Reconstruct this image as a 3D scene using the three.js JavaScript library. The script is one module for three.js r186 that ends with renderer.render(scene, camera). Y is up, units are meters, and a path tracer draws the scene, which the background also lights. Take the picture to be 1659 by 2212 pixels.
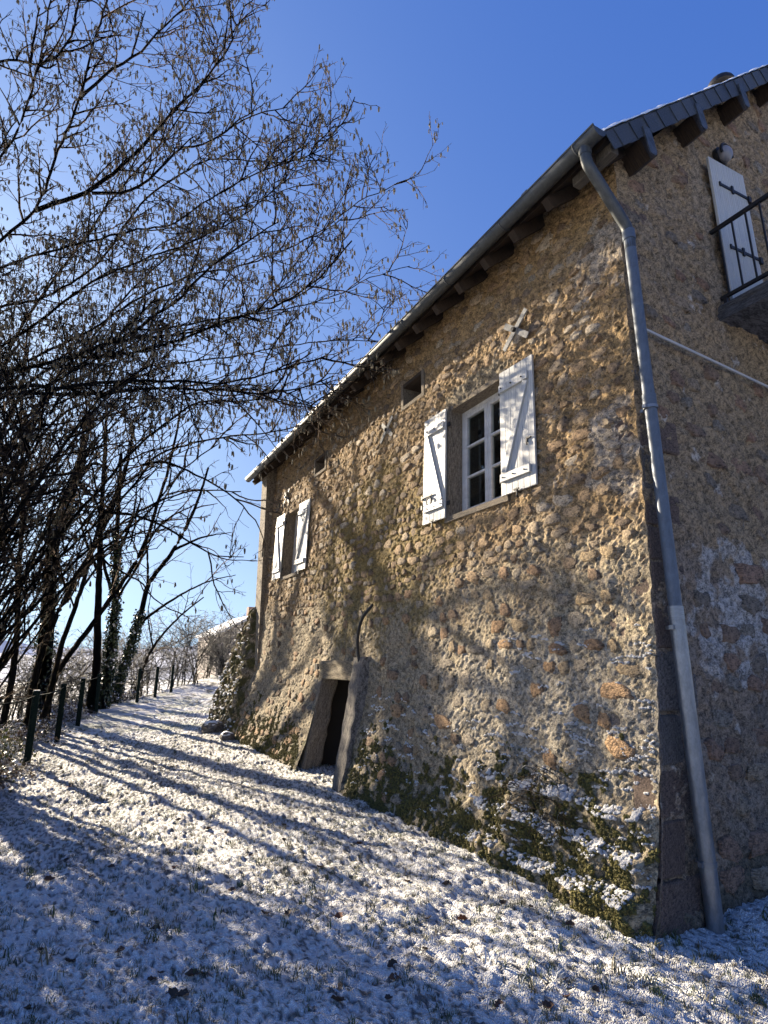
import * as THREE from 'three';
import { mergeGeometries } from 'three/addons/utils/BufferGeometryUtils.js';
import { RoundedBoxGeometry } from 'three/addons/geometries/RoundedBoxGeometry.js';
import { createNoise2D, createNoise3D } from 'simplex-noise';

// ------------------------------------------------------------------ camera, sky, sun, exposure
const rad = (a) => a * Math.PI / 180;
const scene = new THREE.Scene();
const EYE = 1.6, PITCH = Math.atan(314 / 1230);
const camera = new THREE.PerspectiveCamera(83.93, 3 / 4, 0.05, 2000);
camera.position.set(0, EYE, 0);
camera.rotation.set(PITCH, 0, 0);
scene.add(camera);

const SUN_AZ = rad(-45), SUN_EL = rad(18.5);
const sunDir = new THREE.Vector3(Math.sin(SUN_AZ) * Math.cos(SUN_EL), Math.sin(SUN_EL), -Math.cos(SUN_AZ) * Math.cos(SUN_EL));
const sun = new THREE.DirectionalLight(new THREE.Color(1, 0.86, 0.66), 5);
sun.position.copy(sunDir).multiplyScalar(60);
sun.castShadow = true;
sun.shadow.radius = 1;
sun.shadow.mapSize.set(4096, 4096);
Object.assign(sun.shadow.camera, { left: -25, right: 25, top: 25, bottom: -25, near: 1, far: 120 });
scene.add(sun, sun.target);

const EXPOSURE = 3.5;
{
  const w = 512, h = 256, data = new Float32Array(w * h * 4);
  for (let j = 0; j < h; j++) for (let i = 0; i < w; i++) {
    const lat = (j + 0.5) / h * Math.PI - Math.PI / 2, lon = ((i + 0.5) / w - 0.5) * 2 * Math.PI;
    const x = Math.cos(lat) * Math.cos(lon), y = Math.sin(lat), z = Math.cos(lat) * Math.sin(lon);
    const e = Math.max(0, lat) * 180 / Math.PI;
    const g = Math.acos(Math.min(1, x * sunDir.x + y * sunDir.y + z * sunDir.z)) * 180 / Math.PI;
    const k = Math.exp(-e / 13), k2 = Math.exp(-e / 45), a = Math.exp(-g / 16), b = Math.exp(-g / 42);
    const c = [0.024 + 0.52 * k + 0.035 * k2 + 1.15 * a + 0.075 * b, 0.095 + 0.62 * k + 0.10 * k2 + 1.2 * a + 0.18 * b, 0.46 + 0.42 * k + 0.24 * k2 + 1.0 * a + 0.27 * b];
    for (let q = 0; q < 3; q++) data[(j * w + i) * 4 + q] = c[q] / EXPOSURE;
    data[(j * w + i) * 4 + 3] = 1;
  }
  const t = new THREE.DataTexture(data, w, h, THREE.RGBAFormat, THREE.FloatType);
  t.mapping = THREE.EquirectangularReflectionMapping; t.magFilter = THREE.LinearFilter; t.minFilter = THREE.LinearFilter; t.needsUpdate = true;
  scene.background = t; scene.environment = t;
}
const renderer = new THREE.WebGLRenderer({ antialias: true });
renderer.toneMapping = THREE.LinearToneMapping;
renderer.toneMappingExposure = EXPOSURE;
renderer.shadowMap.enabled = true;
renderer.setSize(768, 1024);

// ------------------------------------------------------------------ helpers
function rng32(a) { return () => { a |= 0; a = a + 0x6D2B79F5 | 0; let t = Math.imul(a ^ a >>> 15, 1 | a); t = t + Math.imul(t ^ t >>> 7, 61 | t) ^ t; return ((t ^ t >>> 14) >>> 0) / 4294967296; }; }
const N2 = createNoise2D(rng32(11)), M2 = createNoise2D(rng32(23)), N3 = createNoise3D(rng32(37));
const clamp = (v, a = 0, b = 1) => Math.min(b, Math.max(a, v));
const sstep = (a, b, x) => { const t = clamp((x - a) / (b - a)); return t * t * (3 - 2 * t); };
const lerp = (a, b, t) => a + (b - a) * t;
const mix3 = (a, b, t) => [lerp(a[0], b[0], t), lerp(a[1], b[1], t), lerp(a[2], b[2], t)];
const table = (t, v) => { if (v <= t[0][0]) return t[0][1]; for (let i = 1; i < t.length; i++) if (v <= t[i][0]) return lerp(t[i - 1][1], t[i][1], (v - t[i - 1][0]) / (t[i][0] - t[i - 1][0])); return t[t.length - 1][1]; };
const V = (x, y, z) => new THREE.Vector3(x, y, z);
const taken = new Map();
const numbered = (n) => { const k = taken.get(n) ?? 0; taken.set(n, k + 1); return k ? `${n}_${String(k).padStart(3, '0')}` : n; };
function top(o, name, label, category, group) { o.name = numbered(name); o.userData = { label, category }; if (group) o.userData.group = group; scene.add(o); return o; }
function struct(o, name, label) { o.name = numbered(name); o.userData = { kind: 'structure' }; if (label) o.userData.label = label; scene.add(o); return o; }
function part(parent, name, geo, mat, label, kind) { const m = new THREE.Mesh(geo, mat); m.name = name; if (label) m.userData.label = label; if (kind) m.userData.kind = kind; parent.add(m); return m; }
const boxG = (w, h, d, x = 0, y = 0, z = 0, r = 0) => (r ? new RoundedBoxGeometry(w, h, d, 1, r) : new THREE.BoxGeometry(w, h, d)).translate(x, y, z);
const tubeG = (pts, r, seg = 24, sides = 10) => new THREE.TubeGeometry(new THREE.CatmullRomCurve3(pts), seg, r, sides, false);

function tile(size, layers, seed) {   // repeating value noise
  const out = new Float32Array(size * size), r = rng32(seed); let tot = 0;
  for (const [cells, amp, cy = cells] of layers) {
    const g = Array.from({ length: cells * cy }, () => r());
    tot += amp;
    for (let j = 0; j < size; j++) for (let i = 0; i < size; i++) {
      const u = i / size * cells, v = j / size * cy, x = Math.floor(u), y = Math.floor(v), fx = u - x, fy = v - y, a = fx * fx * (3 - 2 * fx), b = fy * fy * (3 - 2 * fy), x1 = (x + 1) % cells, y1 = (y + 1) % cy;
      out[j * size + i] += amp * lerp(lerp(g[y * cells + x], g[y * cells + x1], a), lerp(g[y1 * cells + x], g[y1 * cells + x1], a), b);
    }
  }
  return out.map((v) => v / tot);
}
function texOf(f, size, fn, srgb) {
  const d = new Uint8Array(size * size * 4);
  for (let i = 0; i < size * size; i++) { const c = fn(f[i], i); d[i * 4] = c[0] * 255; d[i * 4 + 1] = c[1] * 255; d[i * 4 + 2] = c[2] * 255; d[i * 4 + 3] = 255; }
  const t = new THREE.DataTexture(d, size, size); t.wrapS = t.wrapT = THREE.RepeatWrapping; t.magFilter = THREE.LinearFilter; t.minFilter = THREE.LinearFilter;
  if (srgb) t.colorSpace = THREE.SRGBColorSpace;
  t.needsUpdate = true; return t;
}
const rep = (t, u, v = u) => { const c = t.clone(); c.repeat.set(u, v); c.needsUpdate = true; return c; };
const grit = tile(512, [[16, 1], [41, 1], [97, 1.2], [190, 1.1]], 5);
const gritCol = texOf(grit, 512, (v) => { const k = clamp(0.55 + (v - 0.5) * 1.5 + 0.28, 0.3, 1); return [k, k * 0.985, k * 0.965]; }, true);
const gritBump = texOf(grit, 512, (v) => { const k = clamp(0.5 + (v - 0.5) * 1.8); return [k, k, k]; });
const streak = tile(512, [[90, 1, 5], [200, 1.2, 9], [30, 0.8, 3], [20, 0.4, 20]], 8);
const streakCol = texOf(streak, 512, (v) => { const k = clamp(0.86 + (v - 0.5) * 0.7, 0.4, 1); return [k, k, k * 0.985]; }, true);
const streakBump = texOf(streak, 512, (v) => { const k = clamp(0.5 + (v - 0.5) * 1.8); return [k, k, k]; });
const soft = tile(256, [[5, 1], [13, 1], [37, 0.8], [90, 0.6]], 9);
const softCol = texOf(soft, 256, (v) => { const k = clamp(0.84 + (v - 0.5) * 0.9, 0.3, 1); return [k, k, k]; }, true);

const paleCol = texOf(soft, 256, (v) => { const k = clamp(0.9 + (v - 0.5) * 0.35, 0.3, 1); return [k, k, k]; }, true);
function mat(r, g, b, o = {}) {
  const { rough = 0.9, map, bump, bs = 0.002, ...rest } = o;
  const m = new THREE.MeshStandardMaterial({ roughness: rough, map: map ?? null, bumpMap: bump ?? null, ...rest });
  m.color.setRGB(r, g, b); if (bump) m.bumpScale = bs;
  return m;
}
const vcol = (o = {}) => mat(1, 1, 1, { vertexColors: true, ...o });
const M = {
  wall: vcol({ map: rep(gritCol, 1.6), bump: rep(gritBump, 1.6), bs: 0.0065, rough: 0.97 }),
  stoneMerged: vcol({ map: rep(gritCol, 2.3), bump: rep(gritBump, 2.3), bs: 0.008, rough: 0.95 }),
  snow: mat(0.90, 0.90, 0.89, { rough: 0.7, bump: rep(gritBump, 3), bs: 0.006 }),
  white: mat(0.60, 0.60, 0.585, { rough: 0.5, map: rep(streakCol, 1.3, 0.8), bump: rep(streakBump, 1.3, 0.8), bs: 0.0006 }),
  frame: mat(0.70, 0.68, 0.64, { rough: 0.4, map: rep(softCol, 2) }),
  iron: mat(0.018, 0.017, 0.018, { rough: 0.55, metalness: 0.3 }),
  anchor: mat(0.30, 0.295, 0.28, { rough: 0.7, map: rep(softCol, 5), bump: rep(gritBump, 6), bs: 0.002 }),
  zinc: mat(0.08, 0.088, 0.092, { rough: 0.5, metalness: 0.4, map: rep(paleCol, 3) }),
  pipe: mat(0.12, 0.145, 0.18, { rough: 0.5, metalness: 0.25, map: rep(paleCol, 1, 3) }),
  steel: mat(0.30, 0.31, 0.32, { rough: 0.38, metalness: 0.65, map: rep(paleCol, 1, 3) }),
  slate: [0, 1, 2, 3].map((i) => mat(0.050 + i * 0.010, 0.062 + i * 0.011, 0.085 + i * 0.012, { rough: 0.6, map: rep(softCol, 3), bump: rep(gritBump, 2), bs: 0.003 })),
  timber: mat(0.055, 0.035, 0.022, { rough: 0.9, map: rep(streakCol, 2, 0.5), bump: rep(streakBump, 2, 0.5), bs: 0.004 }),
  greyTimber: mat(0.17, 0.15, 0.125, { rough: 0.9, map: rep(streakCol, 2, 0.5), bump: rep(streakBump, 2, 0.5), bs: 0.004 }),
  plaster: mat(0.34, 0.29, 0.22, { rough: 0.95, map: rep(gritCol, 2), bump: rep(gritBump, 2), bs: 0.006 }),
  granite: mat(0.30, 0.275, 0.24, { rough: 0.93, map: rep(gritCol, 2.2), bump: rep(gritBump, 2.2), bs: 0.01 }),
  lintel: mat(0.43, 0.36, 0.245, { rough: 0.95, map: rep(gritCol, 1.8), bump: rep(gritBump, 1.8), bs: 0.012 }),
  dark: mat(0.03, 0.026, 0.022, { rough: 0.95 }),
  concrete: mat(0.13, 0.135, 0.15, { rough: 0.95, map: rep(gritCol, 1.2), bump: rep(gritBump, 1.2), bs: 0.006 }),
  rubber: mat(0.012, 0.012, 0.013, { rough: 0.5 }),
  bark: mat(0.20, 0.17, 0.145, { rough: 0.95, map: rep(streakCol, 1, 1.5), bump: rep(streakBump, 1, 1.5), bs: 0.006 }),
  bark2: mat(0.15, 0.125, 0.10, { rough: 0.95, map: rep(streakCol, 1, 1), bump: rep(streakBump, 1, 1), bs: 0.012 }),
  twig: mat(0.19, 0.155, 0.135, { rough: 0.85 }),
  catkin: mat(0.13, 0.108, 0.066, { rough: 0.9 }),
  greenPost: (() => { const m = new THREE.MeshPhysicalMaterial({ roughness: 0.8, specularIntensity: 0.35 }); m.color.setRGB(0.006, 0.016, 0.013); return m; })(),
  frost: mat(0.55, 0.54, 0.54, { rough: 0.95 }),
};
const glass = new THREE.MeshPhysicalMaterial({ transmission: 1, roughness: 0.02, thickness: 0, ior: 1.52 }); glass.color.setRGB(0.85, 0.9, 0.88);

// a pixel of the 1659 x 2212 view and a distance in front of the eye, as a point in the world
function at(px, py, z) {
  const a = (px - 829.5) / 1230, c = -(py - 1106) / 1230, f = Math.cos(PITCH) - c * Math.sin(PITCH), u = c * Math.cos(PITCH) + Math.sin(PITCH);
  return V(a / f * z, EYE + u / f * z, -z);
}

// ------------------------------------------------------------------ ground
const FENCE = [[-3.9, -4.0], [-4.4, -5.8], [-4.95, -7.65], [-5.5, -9.45], [-6.4, -11.9], [-7.3, -14.4], [-8.1, -16.9], [-8.55, -18.6], [-8.3, -20.1], [-8.4, -21.9], [-8.65, -24.2]];
const fenceX = (z) => table([...FENCE].reverse().map(([x, zz]) => [zz, x]).concat([[0, -3.2]]), z);
function terrain(x, z) {
  const out = fenceX(z) - x;
  let y = 0.2 * sstep(12, 24, -z) + 0.45 * sstep(23, 34, -z) - 1.2 * sstep(36, 70, -z);
  y -= 2.2 * sstep(0.2, 6.5, out) + 1.8 * sstep(8, 40, out);
  y += 0.15 * sstep(1.8, 4, x) * sstep(-2, -4, z) * (z > -9 ? 1 : 0.5);
  return y;
}
const lump = (x, z) => 0.024 * N2(x * 1.3, z * 1.3) + 0.010 * N2(x * 4.5, z * 4.5) + 0.022 * Math.abs(M2(x * 7.5, z * 8.5)) + 0.020 * Math.abs(N2(x * 17 + 7, z * 18)) + 0.006 * M2(x * 37, z * 37) - 0.02;
const groundY = (x, z) => terrain(x, z) + lump(x, z);
{
  const xs = [], zs = [];
  for (let x = -5.6; x < 4.6; x += 0.0185) xs.push(x);
  for (let x = -5.6, s = 0.03; x > -500; s *= 1.085) { x -= s; xs.unshift(x); }
  for (let x = 4.6, s = 0.03; x < 500; s *= 1.11) { x += s; xs.push(x); }
  for (let z = -2.3; z > -17; z *= 1.005) zs.push(z);
  for (let z = zs[zs.length - 1], s = 0.12; z > -700; s *= 1.05) { z -= s; zs.push(z); }
  for (let z = -2.3, s = 0.05; z < 60; s *= 1.3) { z += s; zs.unshift(z); }
  const nx = xs.length, nz = zs.length, pos = new Float32Array(nx * nz * 3), col = new Float32Array(nx * nz * 3), uv = new Float32Array(nx * nz * 2), idx = [];
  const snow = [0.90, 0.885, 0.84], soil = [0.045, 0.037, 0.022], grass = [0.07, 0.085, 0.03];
  for (let j = 0, p = 0; j < nz; j++) for (let i = 0; i < nx; i++, p++) {
    const x = xs[i], z = zs[j];
    pos[p * 3] = x; pos[p * 3 + 1] = groundY(x, z); pos[p * 3 + 2] = z; uv[p * 2] = x; uv[p * 2 + 1] = z;
    const big = N2(x * 0.45 + 4, z * 0.45), n = 0.6 * M2(x * 11 + 3, z * 11) + 0.45 * N2(x * 29, z * 29 + 9);
    const gap = Math.abs(N2(x * 17 + 7, z * 18));
    const cover = Math.max(sstep(0.30, 0.50, n + 0.14 * big + 0.22 * sstep(3.2, 6, -z)), sstep(0.13, 0.04, gap) * sstep(-0.3, 0.25, M2(x * 4 + 2, z * 4) + 0.5 * big));
    const g = sstep(0.0, 0.6, M2(x * 2.1, z * 2.1) + 0.5 * sstep(9, 13, -z) * sstep(-4.4, -2, x + z * 0.18));
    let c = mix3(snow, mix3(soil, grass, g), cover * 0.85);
    if (-z > 13 && -z < 24) c = mix3(c, [0.33, 0.37, 0.22], 0.45 * sstep(-0.3, 0.5, M2(x * 0.5, z * 0.5 + 3)));
    col.set(c, p * 3);
  }
  for (let j = 0; j < nz - 1; j++) for (let i = 0; i < nx - 1; i++) { const a = j * nx + i; idx.push(a, a + 1, a + nx, a + 1, a + nx + 1, a + nx); }
  const g = new THREE.BufferGeometry();
  g.setAttribute('position', new THREE.BufferAttribute(pos, 3)); g.setAttribute('color', new THREE.BufferAttribute(col, 3)); g.setAttribute('uv', new THREE.BufferAttribute(uv, 2));
  g.setIndex(idx); g.computeVertexNormals();
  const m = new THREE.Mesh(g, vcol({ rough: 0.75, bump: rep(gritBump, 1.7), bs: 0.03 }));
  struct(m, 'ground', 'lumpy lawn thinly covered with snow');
}

// ------------------------------------------------------------------ house: local x runs right along the gable, local z = -s runs along the side wall
const house = new THREE.Group();
house.position.set(1.88, 0, -4.03); house.rotation.y = rad(28.1);
top(house, 'stone_house', 'old rubble stone house with white shutters and slate roof beside the snowy lawn', 'house');
const toWorld = (x, y, z) => { const c = Math.cos(rad(28.1)), s = Math.sin(rad(28.1)); return V(1.88 + x * c + z * s, y, -4.03 - x * s + z * c); };
const LEN = 9.97;
const PROF = [[-0.5, 0.48], [0, 0.35], [0.35, 0.22], [0.9, 0.11], [1.6, 0.02], [2.2, -0.02], [5.4, -0.158], [7, -0.22]];
const prof = (y, s = 0) => table(PROF, y) + 0.10 * sstep(2, 5, s) * sstep(1.7, 0, y);
const roofTop = (x) => 5.72 + 0.835 * (x + 0.25);
const OPEN = [   // s0, s1, y0, y1
  { n: 'w1', s0: 1.54, s1: 2.52, y0: 3.14, y1: 4.46 }, { n: 'w2', s0: 7.6, s1: 8.47, y0: 3.17, y1: 4.5 },
  { n: 'h1', s0: 3.18, s1: 3.66, y0: 4.98, y1: 5.26 }, { n: 'h2', s0: 6.52, s1: 7.0, y0: 4.95, y1: 5.2 }, { n: 'd', s0: 4.5, s1: 5.9, y0: -0.5, y1: 1.29 },
];
// projecting footing courses near the corner, each with a top that carries snow
const LEDGES = [0.12, 0.37, 0.60], STEPS = [0.375, 0.285, 0.205, 0.135];
const ledgeY = (k, s) => LEDGES[k] + 0.03 * N2(s * 1.3, k * 9.7) + 0.018 * M2(s * 6, k * 5.1);
const ledgeW = (s) => sstep(2.6, 1.1, s) * sstep(0.0, 0.12, s);
function courses(s, y) {
  const w = ledgeW(s) * sstep(0.95, 0.62, y);
  if (w <= 0) return 0;
  let o = STEPS[3] - 0.07 * sstep(0.6, 0.9, y);
  for (let k = 2; k >= 0; k--) { const e = ledgeY(k, s), d = STEPS[k] - STEPS[k + 1]; o += d * (1 + 0.5 * N2(s * 2.3 + 5, k * 13)) * sstep(e + 0.045, e - 0.025, y); }
  return (o - prof(y, s)) * w;
}
const ridge = (n) => 1 - 2 * Math.abs(n);
function reliefW(s, y) {
  const rag = sstep(1.6, 3.2, y + 0.4 * N2(s * 0.8, y * 0.8));
  const big = 0.016 * N2(s * 1.1, y * 1.3) + 0.009 * M2(s * 2.2, y * 3.4);
  const wx = s + 0.02 * M2(s * 8, y * 8), wy = y + 0.015 * N2(s * 8 + 4, y * 8);
  const mid = ridge(N2(wx * 4.2 + 3, wy * 7.2)), fine = ridge(M2(wx * 10.5, wy * 11.5 + 5)), tiny = N2(wx * 25, wy * 23);
  const pit = -0.013 * sstep(0.4, 0.75, M2(wx * 8 + 8, wy * 11));
  return big + (0.004 + 0.003 * rag) * mid + (0.006 + 0.003 * rag) * fine + 0.007 * tiny + pit;
}
const cornerJit = (y) => 0.012 * N2(3.3, y * 4.5) + 0.006 * M2(8, y * 13);
function wallOut(s, y) {   // distance of the wall face from the plane x = 0
  let k = sstep(0, 0.05, s);
  for (const o of OPEN) { const d = Math.max(o.s0 - s, s - o.s1, o.y0 - y, y - o.y1); k *= 0.15 + 0.85 * sstep(0, 0.06, d); }
  return prof(y, s) + courses(s, y) * (o_near(s, y)) + k * reliefW(s, y) + (1 - sstep(0, 0.05, s)) * cornerJit(y);
}
function o_near(s, y) { const d = Math.max(4.5 - s, s - 5.9, y - 1.29); return sstep(0, 0.2, d); }
const patch = (s, y, cs, cy, rs, ry) => { const a = (s - cs) / rs, b = (y - cy) / ry; return clamp(1 - (a * a + b * b)); };
function wallColor(s, y) {
  const n1 = N2(s * 0.9 + 2, y * 0.9), n2 = M2(s * 3.1, y * 3.1 + 4), n3 = N2(s * 9, y * 9 + 1), n4 = M2(s * 22, y * 22);
  const up = sstep(2.0, 3.0, y + 0.45 * n1 + 0.25 * n2);
  let c = mix3([0.42, 0.355, 0.24], [0.37, 0.255, 0.125], up);
  c = mix3(c, [0.28, 0.19, 0.115], 0.55 * sstep(0.15, 0.75, n3 * 0.7 + n4 * 0.45));
  c = mix3(c, [0.53, 0.46, 0.36], 0.55 * sstep(0.25, 0.8, n2 * 0.6 + n4 * 0.5));
  const lich = sstep(0.25, 0.7, patch(s, y, 4.6, 3.0, 2.6, 1.6) * 1.1 + 0.3 * n1 + 0.25 * n3);
  c = mix3(c, [0.27, 0.20, 0.055], 0.7 * lich);
  const grey = sstep(0.3, 0.8, patch(s, y, 1.2, 1.2, 2.2, 0.9) + 0.35 * n2 + 0.2 * n4);
  c = mix3(c, [0.45, 0.42, 0.35], 0.6 * grey);
  const lime = sstep(0.55, 0.9, patch(s, y, 0.25, 3.2, 0.5, 0.7) + 0.35 * n2) + sstep(0.6, 0.95, patch(s, y, 0.2, 5.0, 0.6, 0.6) + 0.3 * n2 + 0.15 * n4);
  c = mix3(c, [0.46, 0.43, 0.38], 0.6 * clamp(lime));
  const lint = sstep(0.35, 0.6, patch(s, y, 2.05, 4.58, 0.85, 0.2) + 0.2 * n3);
  c = mix3(c, [0.27, 0.235, 0.165], 0.8 * lint);
  const moss = sstep(0.30, 0.7, 1.05 * sstep(1.15, 0.15, y + 0.28 * n1) + 0.4 * n2 + 0.3 * n3 - 0.35);
  c = mix3(c, [0.075, 0.075, 0.018], 0.9 * moss);
  c = mix3(c, [0.065, 0.055, 0.04], 0.5 * sstep(0.35, 0.75, M2(s * 2 + 9, y * 6) * sstep(1.5, 0.6, y) + 0.3 * n4));
  return c;
}
function mesher(us, vs, skip, fn) {   // sheet over a grid of lines, open where skip says so
  const nu = us.length, nv = vs.length, pos = new Float32Array(nu * nv * 3), col = new Float32Array(nu * nv * 3), uv = new Float32Array(nu * nv * 2), idx = [];
  for (let j = 0, p = 0; j < nv; j++) for (let i = 0; i < nu; i++, p++) { const [P, C, U] = fn(us[i], vs[j]); pos.set(P, p * 3); col.set(C, p * 3); uv.set(U, p * 2); }
  for (let j = 0; j < nv - 1; j++) for (let i = 0; i < nu - 1; i++) {
    if (skip && skip((us[i] + us[i + 1]) / 2, (vs[j] + vs[j + 1]) / 2)) continue;
    const a = j * nu + i; idx.push(a, a + 1, a + nu, a + 1, a + nu + 1, a + nu);
  }
  const g = new THREE.BufferGeometry();
  g.setAttribute('position', new THREE.BufferAttribute(pos, 3)); g.setAttribute('color', new THREE.BufferAttribute(col, 3)); g.setAttribute('uv', new THREE.BufferAttribute(uv, 2));
  g.setIndex(idx); g.computeVertexNormals(); return g;
}
const snap = (a, marks) => { for (const m of marks) { let b = 0; a.forEach((v, i) => { if (Math.abs(v - m) < Math.abs(a[b] - m)) b = i; }); a[b] = m; } return a.sort((p, q) => p - q); };
let sideWall;
{
  const us = [0], vs = [];
  while (us[us.length - 1] < LEN) us.push(us[us.length - 1] + 0.012 + 0.0019 * us[us.length - 1]);
  us[us.length - 1] = LEN;
  for (let y = -0.4; y < 5.98; y += 0.0135) vs.push(y);
  snap(us, OPEN.flatMap((o) => [o.s0, o.s1])); snap(vs, OPEN.slice(0).flatMap((o) => [o.y0, o.y1]).filter((y) => y > -0.4));
  const skip = (s, y) => OPEN.some((o) => s > o.s0 && s < o.s1 && y > o.y0 && y < o.y1);
  const g = mesher(us, vs, skip, (s, y) => [[-wallOut(s, y), y, -s], wallColor(s, y), [s, y]]);
  sideWall = part(house, 'side_wall', g, M.wall, 'sunlit rubble wall with ochre mortar, mossy at its foot');
}
function reliefG(x, y) { return 0.020 * N2(x * 1.2 + 40, y * 1.2) + 0.012 * M2(x * 3, y * 3 + 60) + 0.008 * N2(x * 8 + 20, y * 7) + 0.006 * M2(x * 17, y * 15 + 2) + 0.004 * N2(x * 33, y * 29) - 0.016 * sstep(0.35, 0.8, M2(x * 5 + 3, y * 5)); }
const gableOut = (x, y) => { const e = x + prof(y); return sstep(0, 0.06, e) * reliefG(x, y) + 0.03 * sstep(1.2, 0, y); };
function gableColor(x, y) {
  const n1 = N2(x * 0.9 + 30, y * 0.9), n2 = M2(x * 2.6 + 11, y * 2.6), n3 = N2(x * 8, y * 8 + 31), n4 = M2(x * 21, y * 21 + 8);
  const up = sstep(1.8, 2.8, y + 0.4 * n1);
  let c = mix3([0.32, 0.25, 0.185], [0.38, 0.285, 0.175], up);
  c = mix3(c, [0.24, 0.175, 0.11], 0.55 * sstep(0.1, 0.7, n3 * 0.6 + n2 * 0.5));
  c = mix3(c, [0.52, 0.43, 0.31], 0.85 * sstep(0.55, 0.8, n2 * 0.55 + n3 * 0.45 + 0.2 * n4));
  const lime = sstep(0.45, 0.7, patch(x, y, 1.0, 1.95, 0.75, 0.75) * 0.9 + 0.55 * n2 + 0.25 * n3 + 0.1 * n4);
  c = mix3(c, [0.55, 0.53, 0.50], 0.8 * lime);
  const band = sstep(0.2, 0.4, patch(x, y, 1.42, 5.6, 0.16, 1.5) + 0.2 * n3);
  c = mix3(c, [0.37, 0.295, 0.205], 0.7 * band);
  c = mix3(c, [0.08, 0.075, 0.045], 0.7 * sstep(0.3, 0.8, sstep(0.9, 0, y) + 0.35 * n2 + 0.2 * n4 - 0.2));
  return c;
}
let gableWall;
{
  const us = [], vs = [];
  for (let u = 0; u < 3.4; u += 0.017) us.push(u);
  for (let u = 3.4; u <= 8.01; u += 0.23) us.push(u);
  us[us.length - 1] = 8;
  for (let v = 0; v <= 1.0001; v += 1 / 420) vs.push(v);
  const peak = (x) => Math.min(roofTop(x), roofTop(8 - x)) - 0.06;
  const g = mesher(us, vs, null, (u, v) => {
    const base = -0.4, topY = peak(u), y = lerp(base, topY, v), x = u - prof(y) * sstep(1.5, 0, u);
    const e = 1 - sstep(0, 0.05, u);
    return [[x - cornerJit(y) * e, y, gableOut(x, y)], gableColor(x, y), [x, y]];
  });
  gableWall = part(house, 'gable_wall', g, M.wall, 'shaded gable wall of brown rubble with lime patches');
}
// back of the shell
{
  const sh = new THREE.Shape([new THREE.Vector2(-0.05, -0.4), new THREE.Vector2(8, -0.4), new THREE.Vector2(8, 5.95), new THREE.Vector2(4, 9.2), new THREE.Vector2(-0.05, 5.95)]);
  part(house, 'end_wall', new THREE.ExtrudeGeometry(sh, { depth: 0.4, bevelEnabled: false }).translate(0, 0, -LEN - 0.02), M.plaster);
  part(house, 'rear_wall', boxG(0.4, 6.2, LEN - 0.9, 7.8, 2.75, -LEN / 2), M.plaster);
  part(house, 'attic_floor', boxG(7.0, 0.2, LEN - 0.9, 4, 4.78, -LEN / 2), M.timber);
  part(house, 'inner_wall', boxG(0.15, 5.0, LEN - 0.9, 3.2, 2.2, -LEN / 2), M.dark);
}
// stones set in the mortar
function stoneVariant(seed) {
  const r = rng32(seed), seg = 9, ph = [r() * 9, r() * 9, r() * 9], square = 0.3 + r() * 0.7;
  const R = (a) => { const c = Math.abs(Math.cos(a)), s = Math.abs(Math.sin(a)), p = 2 + 3 * square; return (1 / Math.pow(Math.pow(c, p) + Math.pow(s, p), 1 / p)) * (0.84 + 0.14 * Math.sin(2 * a + ph[0]) + 0.12 * Math.sin(3 * a + ph[1]) + 0.07 * Math.sin(5 * a + ph[2])); };
  const tx = (r() - 0.5) * 1.5, ty = (r() - 0.5) * 1.2;
  const pos = [0, 0, 0.8 + 0.3 * r()], uv = [0.5, 0.5], idx = [];
  [[0.55, 0.95], [0.90, 0.72], [1.03, -1.1]].forEach(([q, h], k) => {
    for (let i = 0; i < seg; i++) { const a = i / seg * Math.PI * 2 + k * 0.2, rr = R(a) * q * (1 + (r() - 0.5) * 0.14), x = Math.cos(a) * rr, y = Math.sin(a) * rr; pos.push(x, y, h + (k < 2 ? (r() - 0.5) * 0.5 + tx * x + ty * y : 0)); uv.push(0.5 + x * 0.12, 0.5 + y * 0.12); }
  });
  for (let i = 0; i < seg; i++) {
    const n = (i + 1) % seg; idx.push(0, 1 + i, 1 + n);
    for (let k = 0; k < 2; k++) { const a = 1 + k * seg + i, b = 1 + k * seg + n, c = a + seg, d = b + seg; idx.push(a, c, d, a, d, b); }
  }
  const g = new THREE.BufferGeometry(); g.setAttribute('position', new THREE.Float32BufferAttribute(pos, 3)); g.setAttribute('uv', new THREE.Float32BufferAttribute(uv, 2)); g.setIndex(idx); g.computeVertexNormals(); return g;
}
const VARS = Array.from({ length: 18 }, (_, i) => stoneVariant(100 + i));
const TONES = { up: [[0.46, 0.365, 0.25], [0.42, 0.295, 0.17], [0.52, 0.445, 0.34], [0.33, 0.225, 0.13], [0.44, 0.325, 0.20], [0.27, 0.20, 0.135]], low: [[0.45, 0.29, 0.155], [0.38, 0.245, 0.14], [0.46, 0.38, 0.26], [0.36, 0.31, 0.235], [0.44, 0.335, 0.20], [0.31, 0.215, 0.135]],
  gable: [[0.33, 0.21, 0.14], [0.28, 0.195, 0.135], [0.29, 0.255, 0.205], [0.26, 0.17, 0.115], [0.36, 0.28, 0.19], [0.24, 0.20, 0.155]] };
const stoneMats = {};
for (const k in TONES) stoneMats[k] = TONES[k].map((c) => mat(...c, { map: rep(gritCol, 1.3), bump: rep(gritBump, 1.3), bs: 0.012, rough: 0.95 }));
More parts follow.
